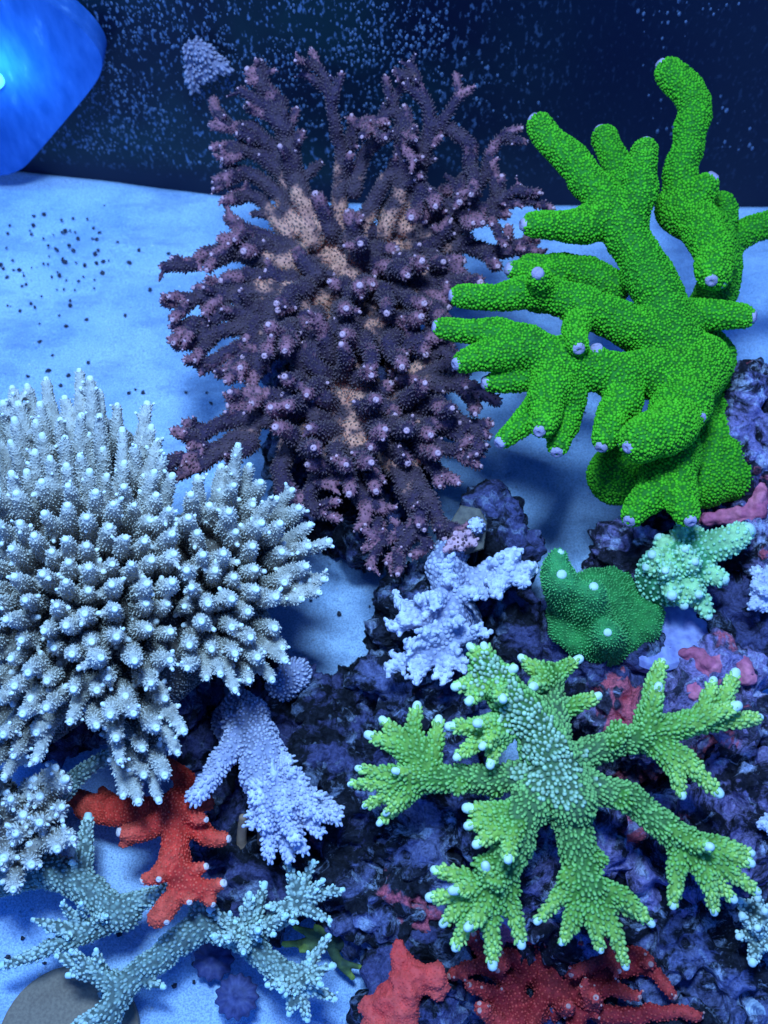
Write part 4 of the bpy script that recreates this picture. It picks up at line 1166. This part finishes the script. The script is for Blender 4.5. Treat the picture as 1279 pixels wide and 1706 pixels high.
# ------------------------------------------------------------------ red corals
c = Coral(wob=0.15, rs=0.84); g = c.add
for pts, r0, r1, tip in (
        ([(295, 1345, 3.6), (220, 1350, 2.6), (150, 1335, 2.0), (112, 1325, 1.8)], 28, 16, False),
        ([(280, 1350, 3.4), (200, 1340, 2.2), (170, 1318, 1.8)], 24, 10, False),
        ([(230, 1358, 2.8), (170, 1360, 2.2), (136, 1352, 1.9)], 20, 14, False),
        ([(290, 1352, 4), (240, 1385, 4), (208, 1388, 4.2)], 26, 18, True),
        ([(240, 1385, 4), (204, 1406, 3.8)], 16, 9, False),
        ([(295, 1345, 4), (345, 1392, 4.4), (372, 1396, 4.6)], 28, 13, True),
        ([(300, 1345, 4.2), (325, 1362, 5), (337, 1366, 5.2)], 22, 11, True),
        ([(300, 1340, 4), (308, 1300, 3.6), (268, 1268, 3.2)], 24, 14, False),
        ([(300, 1340, 4), (345, 1336, 3.8)], 28, 16, False),
        ([(295, 1345, 4), (292, 1410, 4.6), (275, 1450, 4.8), (246, 1463, 5)], 34, 14, True),
        ([(275, 1445, 4.8), (266, 1462, 5.2)], 17, 10, True),
        ([(298, 1420, 4.4), (305, 1450, 4.6), (295, 1490, 4.8), (262, 1525, 4.8)], 20, 20, False),
        ([(280, 1505, 4.8), (278, 1530, 5)], 18, 10, True),
        ([(302, 1455, 4.8), (336, 1447, 5.2)], 20, 12, True),
        ([(300, 1475, 4.8), (340, 1482, 5), (366, 1473, 5.4)], 24, 12, True),
        ([(335, 1482, 5), (352, 1502, 5.2)], 18, 11, True),
        ([(305, 1480, 4.8), (313, 1500, 5.2)], 16, 10, True),
        ([(300, 1345, 3.8), (300, 1340, 0)], 30, 36, False)):
    g(pts, r0, r1, tip=tip)
c.build('red_coral', 'bright orange red finger coral with pale tips, below the white coral', 'coral', M_RED, M_RED_TIP, voxel=0.085, k=0.16, disp=0.03, dscale=2, sm=2, tip_size=0.62, tip_len=0.6,
        polyp=(DOME, 6.0, 2.2, 1.6, 0.2), polyp_mat=M_RED, base=P(300, 1340, 0))

c = Coral(wob=0.45, rs=0.74); g = c.add
dr = [((900, 1590), (870, 1560), (880, 1530)), ((860, 1640), (800, 1610), (757, 1625)), ((840, 1630), (800, 1580), (790, 1560)), ((860, 1660), (810, 1650), (790, 1640)), ((860, 1660), (820, 1690), (800, 1672)),
      ((900, 1600), (940, 1570), (960, 1560)), ((920, 1630), (980, 1600), (962, 1615)), ((930, 1640), (1000, 1600), (1030, 1612)), ((950, 1640), (1020, 1650), (1060, 1660)), ((940, 1650), (975, 1665), (968, 1648)),
      ((930, 1660), (950, 1680), (948, 1676)), ((1000, 1625), (1080, 1612), (1118, 1655)), ((1010, 1600), (1060, 1590), (1085, 1600)), ((960, 1690), (990, 1670), (994, 1660)), ((900, 1690), (840, 1700), (805, 1690)),
      ((1000, 1690), (1080, 1690), (1160, 1690)), ((930, 1600), (920, 1560), (905, 1545)), ((880, 1620), (850, 1590), (830, 1610)), ((980, 1620), (1010, 1580), (1000, 1560)), ((880, 1680), (850, 1720), (820, 1730)), ((960, 1690), (960, 1740), (920, 1750)),
      ((905, 1660), (885, 1700), (880, 1720))]
for q in dr:
    g([(q[0][0], q[0][1], 1.9), (q[1][0], q[1][1], 2.6), (q[2][0], q[2][1], 3.3)], 20, 13, knobs=2, t0=.3)
g([(880, 1630, 1.5), (960, 1640, 1.5), (920, 1690, 1.5)], 18, 18, tip=False, t1=.2); g([(920, 1640, 1.6), (920, 1640, 0.4)], 40, 50, tip=False, t1=0)
c.build('red_coral', 'deep red branching coral in the shade below the lime coral', 'coral', M_DRED, M_DRED_TIP, voxel=0.09, k=0.14, disp=0.06, dscale=2.4, sm=1, tip_size=0.5, tip_len=0.6,
        polyp=(DOME, 6.5, 2.2, 2.0, 0.3), polyp_mat=M_DRED, base=P(920, 1640, 1))

c = Coral(wob=0.2); g = c.add
g([(664, 1578, 3.6), (678, 1625, 3.6), (670, 1680, 3.2), (640, 1730, 2.6)], 12, 44, tip=False)
g([(690, 1630, 3.4), (718, 1625, 3.6), (728, 1650, 3.4)], 24, 18, tip=False)
g([(660, 1680, 3.2), (615, 1674, 3.0), (602, 1676, 2.9)], 24, 7, tip=False)
g([(665, 1660, 3), (670, 1665, 1.2)], 30, 34, tip=False)
c.build('plate_coral', 'bright coral red crumpled plate at the bottom edge, beside the sand', 'coral', M_PINK, None, voxel=0.08, k=0.3, disp=0.17, dscale=1.9, sm=1, polyp=(DOME, 5.2, 1.9, 1.2, 0.2), base=P(665, 1665, 1.2), part='lobe')

# ------------------------------------------------------------------ small green corals
c = Coral(wob=0.1); g = c.add
prev = None
for k in range(15):
    an = 2 * math.pi * k / 14
    q = (1008 + (76 + 5 * math.sin(3 * an)) * math.cos(an), 1022 + (62 + 6 * math.cos(2 * an + 1)) * math.sin(an), 5.0 + 0.45 * math.sin(3 * an + 0.6) + 0.2 * math.sin(7 * an))
    if prev:
        g([prev, q], 11, 11, tip=False, t1=.3)
    g([(1005, 1025, 4.6), ((1005 + q[0]) / 2, (1025 + q[1]) / 2, 4.9), q], 36, 12, tip=False, t1=.3)
    prev = q
g([(1000, 1020, 4.8), (1000, 1020, 3.4)], 48, 44, tip=False, t1=.1)
g([(955, 1012, 5.6), (944, 990, 6.8), (940, 972, 7.8)], 38, 25)
g([(934, 985, 6.4), (922, 952, 7.4), (928, 930, 8.0)], 24, 16)
g([(985, 1030, 5.4), (985, 1010, 6.8), (989, 988, 7.8)], 36, 22)
g([(1008, 1066, 5.0), (1012, 1058, 6.9)], 40, 22)
c.build('knob_coral', 'dark green mound coral with four pale tipped knobs', 'coral', M_DGREEN, M_MINT_TIP, voxel=0.08, k=0.5, disp=0.03, dscale=1.5, sm=2,
        polyp=(SPIKE, 4.8, 1.7, 2.8, 0.3), polyp_mat=M_DGREEN_POLYP, tip_size=0.36, tip_len=0.7, tip_tpl=POD, base=P(1000, 1020, 3.6))

c = Coral(wob=0.2); g = c.add
g([(1120, 945, 6), (1170, 915, 7), (1232, 892, 7.8)], 36, 20, knobs=0)
g([(1110, 960, 6), (1130, 950, 6.4)], 46, 44, tip=False, t1=.2)
for q in ((1130, 886, 7.2), (1154, 890, 7), (1104, 905, 7.2), (1082, 946, 7), (1112, 950, 8), (1156, 938, 8), (1120, 985, 7.4), (1138, 1000, 6.8), (1177, 1018, 6.6), (1160, 985, 7.2), (1196, 962, 7.2), (1092, 925, 7.6), (1140, 920, 8.2)):
    g([(1125, 945, 6.2), ((1125 + q[0]) / 2, (945 + q[1]) / 2, (6.4 + q[2]) / 2), q], 22, 13, t0=.4)
g([(1120, 950, 6), (1120, 960, 4.2)], 40, 40, tip=False, t1=0)
c.build('small_branching_coral', 'small mint green coral with stubby pale tips, on the lilac disc', 'coral', M_MINT, M_MINT_TIP, voxel=0.09, k=0.25, disp=0.03, dscale=2,
        polyp=(DOME, 8.0, 3.2, 4.4, 0.3), polyp_mat=M_MINT_POLYP, tip_size=0.62, tip_len=0.9, tip_tpl=POD, base=P(1120, 960, 4.3))

def tiny(tips, root, rbase, rt, name, label, mat, tmat, pm=None, floor=0.2, h0=None, tpl=POD, kn=1, polyp=(DOME, 7, 2.6, 3, 0.3)):
    c = Coral(wob=0.2)
    for q in tips:
        c.add([root, ((root[0] + q[0]) / 2, (root[1] + q[1]) / 2, (root[2] + q[2]) / 2 + 0.1), q], rbase, rt, t0=.3, knobs=kn)
    c.add([root, (root[0], root[1], max(floor, root[2] - 2.5))], rbase * 1.2, rbase * 1.4, tip=False, t1=0)
    return c.build(name, label, 'coral', mat, tmat, voxel=0.09, k=0.2, disp=0.02, dscale=2, polyp=polyp, polyp_mat=pm, tip_size=0.8, tip_len=0.9, tip_tpl=tpl, base=P(root[0], root[1], max(floor, root[2] - 2.5)))
tiny([(1262, 952, 6.6), (1258, 975, 6.8), (1252, 1006, 6.4), (1275, 1012, 6.2), (1285, 950, 6.4), (1275, 985, 7)], (1290, 985, 5.6), 16, 10, 'coral_frag', 'small pale pink coral half cut off by the frame edge', M_LAV, None, M_LAV_POLYP)
tiny([(1270, 1372, 5.6), (1285, 1360, 5.6), (1290, 1385, 5.6)], (1295, 1372, 5), 14, 9, 'coral_frag', 'tiny pale knob of coral at the frame edge above the corner', M_LAV, None, M_LAV_POLYP)
tiny([(1236, 1506, 5.4), (1262, 1500, 5.6), (1232, 1560, 5.2), (1262, 1545, 6), (1255, 1600, 5.2), (1280, 1580, 5.6), (1275, 1520, 5.8), (1240, 1530, 5.6)], (1268, 1555, 4.2), 14, 8, 'coral_frag', 'small teal green coral with round pale tips near the lower corner', M_TEAL, M_LIME_TIP, M_TEAL_POLYP)
tiny([(472, 1572, 1.2), (490, 1545, 1.6), (500, 1585, 1.3), (525, 1545, 1.7)], (560, 1568, 1.0), 12, 5, 'coral_frag', 'dark olive branching coral in the shade on the sand', M_OLIVE, None, None, floor=0, polyp=None, kn=0)
c = Coral(wob=0.2)
c.add([(545, 1560, 1.2), (560, 1595, 1.0), (588, 1628, 0.8)], 12, 5, tip=False); c.add([(570, 1605, 1.0), (600, 1612, 1.0)], 7, 4, tip=False); c.add([(545, 1540, 1.0), (580, 1535, 0.8), (606, 1545, 0.6)], 13, 9, tip=False)
c.build('coral_frag', 'olive twig with yellow green ends lying on the sand by the dark rock', 'coral', M_OLIVE, None, voxel=0.07, k=0.15, polyp=None, base=P(560, 1595, 0.1))

# ------------------------------------------------------------------ tile with its little coral, discs, plugs, panel, shells
def prism(name, ring_cm, normal, thick, mat, parent=None, bevel=0.06, base=None):
    """a closed slab: ring of points (cm), thickened against its normal, with a chamfered front edge"""
    R = np.array(ring_cm, float); n = np.array(normal, float); n /= np.linalg.norm(n)
    cen = R.mean(0)
    base = cen if base is None else np.array(base)
    inn = cen + (R - cen) * (1 - bevel)
    layers = [R - n * thick, R - n * bevel * 1.2, inn]
    k = len(R)
    V = np.vstack(layers + [[cen], [cen - n * thick]])
    F = []
    for l in range(2):
        for i in range(k):
            j = (i + 1) % k
            F += [(l * k + i, l * k + j, (l + 1) * k + j), (l * k + i, (l + 1) * k + j, (l + 1) * k + i)]
    for i in range(k):
        j = (i + 1) % k
        F += [(2 * k + i, 2 * k + j, 3 * k), (j, i, 3 * k + 1)]
    me = mesh_from(name, (V - base) * CM, np.array(F), smoothsh=False)
    o = obj(name, me, mat, parent)
    if parent is None:
        o.location = Vector(base) * CM
    return o

M_TILE = plain_mat('brown_ceramic', (0.13, 0.10, 0.08), (0.22, 0.17, 0.12), 500)
ring = [P(x, y, 7.7 - 0.012 * (y - 850)) for (x, y) in ((752, 868), (768, 842), (800, 848), (812, 872), (806, 915), (775, 925), (756, 905))][::-1]
n = np.cross(ring[1] - ring[0], ring[2] - ring[1]); n = n if n[2] > 0 else -n
if np.cross(ring[1] - ring[0], ring[2] - ring[1])[2] < 0: ring = ring[::-1]
tag(prism('frag_tile', ring, n, 0.3, M_TILE), 'brown hexagonal tile leaning on the dark rock below the purple coral', 'tile')
tiny([(762, 892, 7.9), (752, 902, 7.9), (768, 912, 7.9), (778, 890, 8.1), (786, 905, 7.9), (745, 915, 7.8)], (770, 898, 7.2), 10, 7, 'coral_frag', 'tiny mauve pink coral stuck on the brown hexagonal tile', M_PURPLE_TIP, M_PURPLE_TIP, M_PURPLE_POLYP, floor=6.9, tpl=TIP)
tiny([(792, 868, 8.0), (798, 878, 8.0), (786, 878, 8.0)], (793, 876, 7.5), 9, 7, 'coral_frag', 'pale bead of coral on the upper half of the hexagonal tile', M_LAV, None, M_LAV_POLYP, floor=7.2)

M_DISC = plain_mat('grey_brown_disc', (0.26, 0.17, 0.11), (0.36, 0.24, 0.15), 900, bump=0.15)
cen = P(112, 1735, 0.35); r = 118 * pxcm(cen)
ring = [cen + np.array([math.cos(a), math.sin(a), 0]) * r for a in np.linspace(0, 2 * math.pi, 64, endpoint=False)]
tag(prism('ceramic_disc', ring, (0, 0, 1), 0.42, M_DISC, bevel=0.03), 'round flat grey brown disc on the sand in the lower corner', 'disc')

M_LILAC = plain_mat('lilac_crust', (0.22, 0.20, 0.42), (0.42, 0.40, 0.62), 260, bump=0.4)
cen = P(1100, 1050, 5.0); r = 76 * pxcm(cen)
ring = [cen + np.array([math.cos(a) * 1.05, math.sin(a) * 0.9, 0]) * r * (1 + 0.05 * math.sin(3 * a + 1)) for a in np.linspace(0, 2 * math.pi, 40, endpoint=False)]
tag(prism('frag_plug', ring, (0, -0.15, 1), 0.8, M_LILAC, bevel=0.12), 'smooth lilac crusted disc under the small mint green coral', 'frag plug')

M_PLUG = plain_mat('dark_blue_plug', (0.05, 0.05, 0.14), (0.10, 0.10, 0.24), 420, bump=0.5)
M_PLUG_PALE = plain_mat('pale_plug_stem', (0.3, 0.34, 0.42), (0.42, 0.46, 0.55), 400)
def plug(px, py, h, rpx, lobes, label):
    p = P(px, py, h); r = rpx * pxcm(p)
    root = empty('scalloped_plug', (p[0], p[1], 0)); tag(root, label, 'frag plug', 'dark blue scalloped plugs')
    na = lobes * 6; V = []; F = []
    prof = [(0.5, -0.32), (0.9, -0.25), (1.0, -0.08), (0.93, 0.06), (0.7, 0.16), (0.4, 0.22), (0.18, 0.24), (0.1, 0.34)]
    for (rr, z) in prof:
        for i in range(na):
            a = 2 * math.pi * i / na
            s = 1 + (0.085 * math.cos(lobes * a) if rr > 0.6 else 0.02 * math.cos(5 * a))
            V.append((rr * r * s * math.cos(a), rr * r * s * math.sin(a), h + z * r * (1 + 0.2 * math.cos(lobes * a) * (rr > 0.6))))
    m = len(prof)
    for l in range(m - 1):
        for i in range(na):
            j = (i + 1) % na
            F.append((l * na + i, l * na + j, (l + 1) * na + j, (l + 1) * na + i))
    F = np.array(F)
    cap = np.array([[(m - 1) * na + i, (m - 1) * na + (i + 1) % na, len(V), len(V)] for i in range(na)])
    V.append((0, 0, h + 0.36 * r))
    tri = np.concatenate([F[:, [0, 1, 2]], F[:, [0, 2, 3]], cap[:, :3]])
    obj('cap', mesh_from('cap', np.array(V) * CM, tri), M_PLUG, root)
    TV, TF = lathe([(0.34, -0.3), (0.3, 0.5), (0.36, 1.0), (0, 1.0)], 12)
    TV = TV * np.array([r, r, max(h - 0.2 * r, 0.15)]) 
    obj('stem', mesh_from('stem', TV * CM, TF), M_PLUG_PALE, root)
plug(355, 1598, 0.7, 33, 11, 'flat dark blue scalloped disc on the sand, the upper of two')
plug(394, 1660, 1.5, 35, 13, 'dark blue scalloped disc on a pale stem, the lower of two')

M_TUBE = plain_mat('tan_tube', (0.40, 0.22, 0.14), (0.52, 0.30, 0.18), 300)
for (a, b, r, lab) in (((402, 1408, 2.2), (404, 1362, 3.6), 9, 'tan tube poking out under the lilac fuzzy coral'), ((436, 1402, 2.2), (434, 1372, 3.4), 8, 'shorter tan tube right beside the other tan tube')):
    c = Coral(wob=0.1); c.add([a, b], r, r * 0.8, tip=False)
    A = P(*a)
    c.add([(A[0], A[1] + 0.3, A[2] - 1.6), tuple(A)], r, r, tip=False, world=True)
    o = c.build('tube_sponge', lab, 'sponge', M_TUBE, None, voxel=0.06, k=0.1, polyp=None, base=A - np.array([0, 0, 1.5]), part='tube', split=False)

# pink leafy crusts on the rocks
def crust(spots, label):
    c = Coral(wob=0.3)
    for (a, b, r0, r1) in spots:
        c.add([a, b], r0, r1, tip=False)
    return c.build('pink_crust', label, 'crust', M_CRUST, None, voxel=0.07, k=0.15, disp=0.16, dscale=1.6, polyp=None, part='lobe', split=False, base=P(spots[0][0][0], spots[0][0][1], spots[0][0][2] - 0.3))
M_CRUST = coral_mat('pink_crust', [(0, (0.62, 0.13, 0.20)), (1, (0.80, 0.20, 0.26))], scale=500, bump=0.6, var=0.3)
crust([((1180, 862, 6.0), (1235, 858, 6.3), 10, 13), ((1235, 858, 6.3), (1262, 835, 6.8), 13, 11), ((1258, 845, 6.6), (1270, 800, 7.0), 12, 8), ((1262, 850, 6.5), (1230, 868, 6.1), 12, 10)], 'pink leafy crust below the base of the green finger coral')
crust([((1150, 1090, 5.1), (1180, 1108, 5.2), 16, 20), ((1180, 1108, 5.2), (1205, 1100, 5.3), 18, 14)], 'pink crust patch on the rock above the upper right lime branch')
crust([((1232, 1098, 5.2), (1245, 1125, 5.2), 12, 16), ((1155, 1145, 4.9), (1165, 1160, 4.9), 12, 12)], 'second pink crust patch, nearer the frame edge')

# ringed snail shell
M_SHELL = plain_mat('pearl_shell', (0.12, 0.16, 0.28), (0.55, 0.62, 0.72), 300, rough=0.3, bump=0.2, spec=0.5)
p = P(1262, 1688, 2.6); r = 27 * pxcm(p)
prof = []
for k in range(7):
    f = 1 - k / 7
    prof += [(f, k * 0.13), (f * 0.97, k * 0.13 + 0.09), (f - 0.10, k * 0.13 + 0.10)]
prof = [(0.9, -0.4)] + [(max(a, 0.02), b) for a, b in prof] + [(0, 0.98)]
TV, TF = lathe(prof, 28)
tag(obj('snail_shell', mesh_from('snail_shell', TV * r * CM, TF), M_SHELL, None, Vector(p) * CM), 'ringed blue grey snail shell in the lower right corner', 'shell')

# lilac coral stub growing on the dark pane
c = Coral(wob=0.15)
def W(px, py, out=0.0):
    d = ray(px, py); s = 38.0
    for _ in range(30):
        q = CAMP + d * s; s += (wall_y(q[0]) - out - q[1]) / d[1]
    return CAMP + d * s
for (a, b, ra_, rb_) in (((318, 90), (322, 148), 9, 6), ((330, 95), (360, 108), 13, 12), ((325, 125), (350, 118), 12, 12), ((330, 80), (345, 92), 11, 12), ((360, 105), (376, 112), 10, 7), ((316, 80), (330, 85), 8, 10)):
    c.add([tuple(W(a[0], a[1], 0.2)), tuple(W(b[0], b[1], 0.5))], ra_, rb_, tip=False, world=True)
c.build('coral_frag', 'small pale lilac fan shaped coral stuck on the dark back wall', 'coral', M_MAUVE, None, voxel=0.08, k=0.25, polyp=(SCALE_, 7, 2.8, 6, 0.5), polyp_mat=M_MAUVE, part='lobe', split=False, base=W(335, 110, 0.1))

# unidentified blue shape, built as a glowing translucent box against the pane
def blue_mat():
    m = bpy.data.materials.new('blue_acrylic')
    t, b, new, ln = nt(m)
    b.inputs['Base Color'].default_value = (0.02, 0.13, 0.75, 1)
    b.inputs['Roughness'].default_value = 0.8; b.inputs['Specular IOR Level'].default_value = 0.1; b.inputs['Alpha'].default_value = 0.72
    n = new('ShaderNodeTexNoise'); n.inputs['Scale'].default_value = 160; n.inputs['Detail'].default_value = 6
    geo = new('ShaderNodeNewGeometry'); mp = new('ShaderNodeMapping'); mp.inputs['Scale'].default_value = (1, 1, 0.4); mp.inputs['Rotation'].default_value = (0, 0.6, 0)
    ln(geo.outputs['Position'], mp.inputs[0]); ln(mp.outputs[0], n.inputs['Vector'])
    r = ramp(new, [(0.35, (0.03, 0.14, 0.48)), (0.62, (0.06, 0.20, 0.62)), (0.75, (0.16, 0.34, 0.75))])
    ln(n.outputs['Fac'], r.inputs[0]); ln(r.outputs[0], b.inputs['Base Color'])
    return m
out = 1.6
ring = [(-150, -60), (30, -22), (80, 2), (130, 42), (158, 72), (171, 98), (170, 118), (158, 142), (110, 200), (60, 258), (36, 284), (0, 296), (-150, 290)]
ring = np.array(ring, float)
for _ in range(2):      # round the corners
    a_, b_ = ring, np.roll(ring, -1, 0)
    ring = np.stack([0.75 * a_ + 0.25 * b_, 0.25 * a_ + 0.75 * b_], 1).reshape(-1, 2)
ring3 = [W(x, y, out) for (x, y) in ring]
yw = np.mean([q[1] for q in ring3])
panel = prism('lamp_housing', ring3[::-1], (0, -1, 0), 1.5, blue_mat(), bevel=0.012)
panel_root = empty('blue_lamp', (panel.location[0] / CM, panel.location[1] / CM, 0))
tag(panel_root, 'blue glowing rounded lamp housing in the upper left corner', 'lamp')
loc = panel.location.copy(); panel.parent = panel_root; panel.location = loc - panel_root.location
lm = bpy.data.materials.new('led_glow'); t, b, new, ln = nt(lm)
b.inputs['Base Color'].default_value = (0.2, 0.7, 1, 1); b.inputs['Emission Color'].default_value = (0.12, 0.6, 1.0, 1); b.inputs['Emission Strength'].default_value = 1.2
pl = W(-10, 135, out + 0.2); rl = 17 * pxcm(pl)
TV, TF = lathe([(1, -0.3), (0.9, 0.15), (0.5, 0.4), (0, 0.5)], 20)
TV = np.stack([TV[:, 0], -TV[:, 2], TV[:, 1]], 1) * rl
obj('led', mesh_from('led', TV * CM, TF), lm, panel_root, Vector(pl) * CM - panel_root.location)
ld = bpy.data.lights.new('blue_lamp_light', 'POINT'); ld.energy = 0.08; ld.color = (0.1, 0.5, 1.0); ld.shadow_soft_size = 0.006  # point light added in front of the box for its blue halo
lo = bpy.data.objects.new('blue_lamp_light', ld); col.objects.link(lo)
lo.location = Vector(W(-16, 135, out + 1.5)) * CM
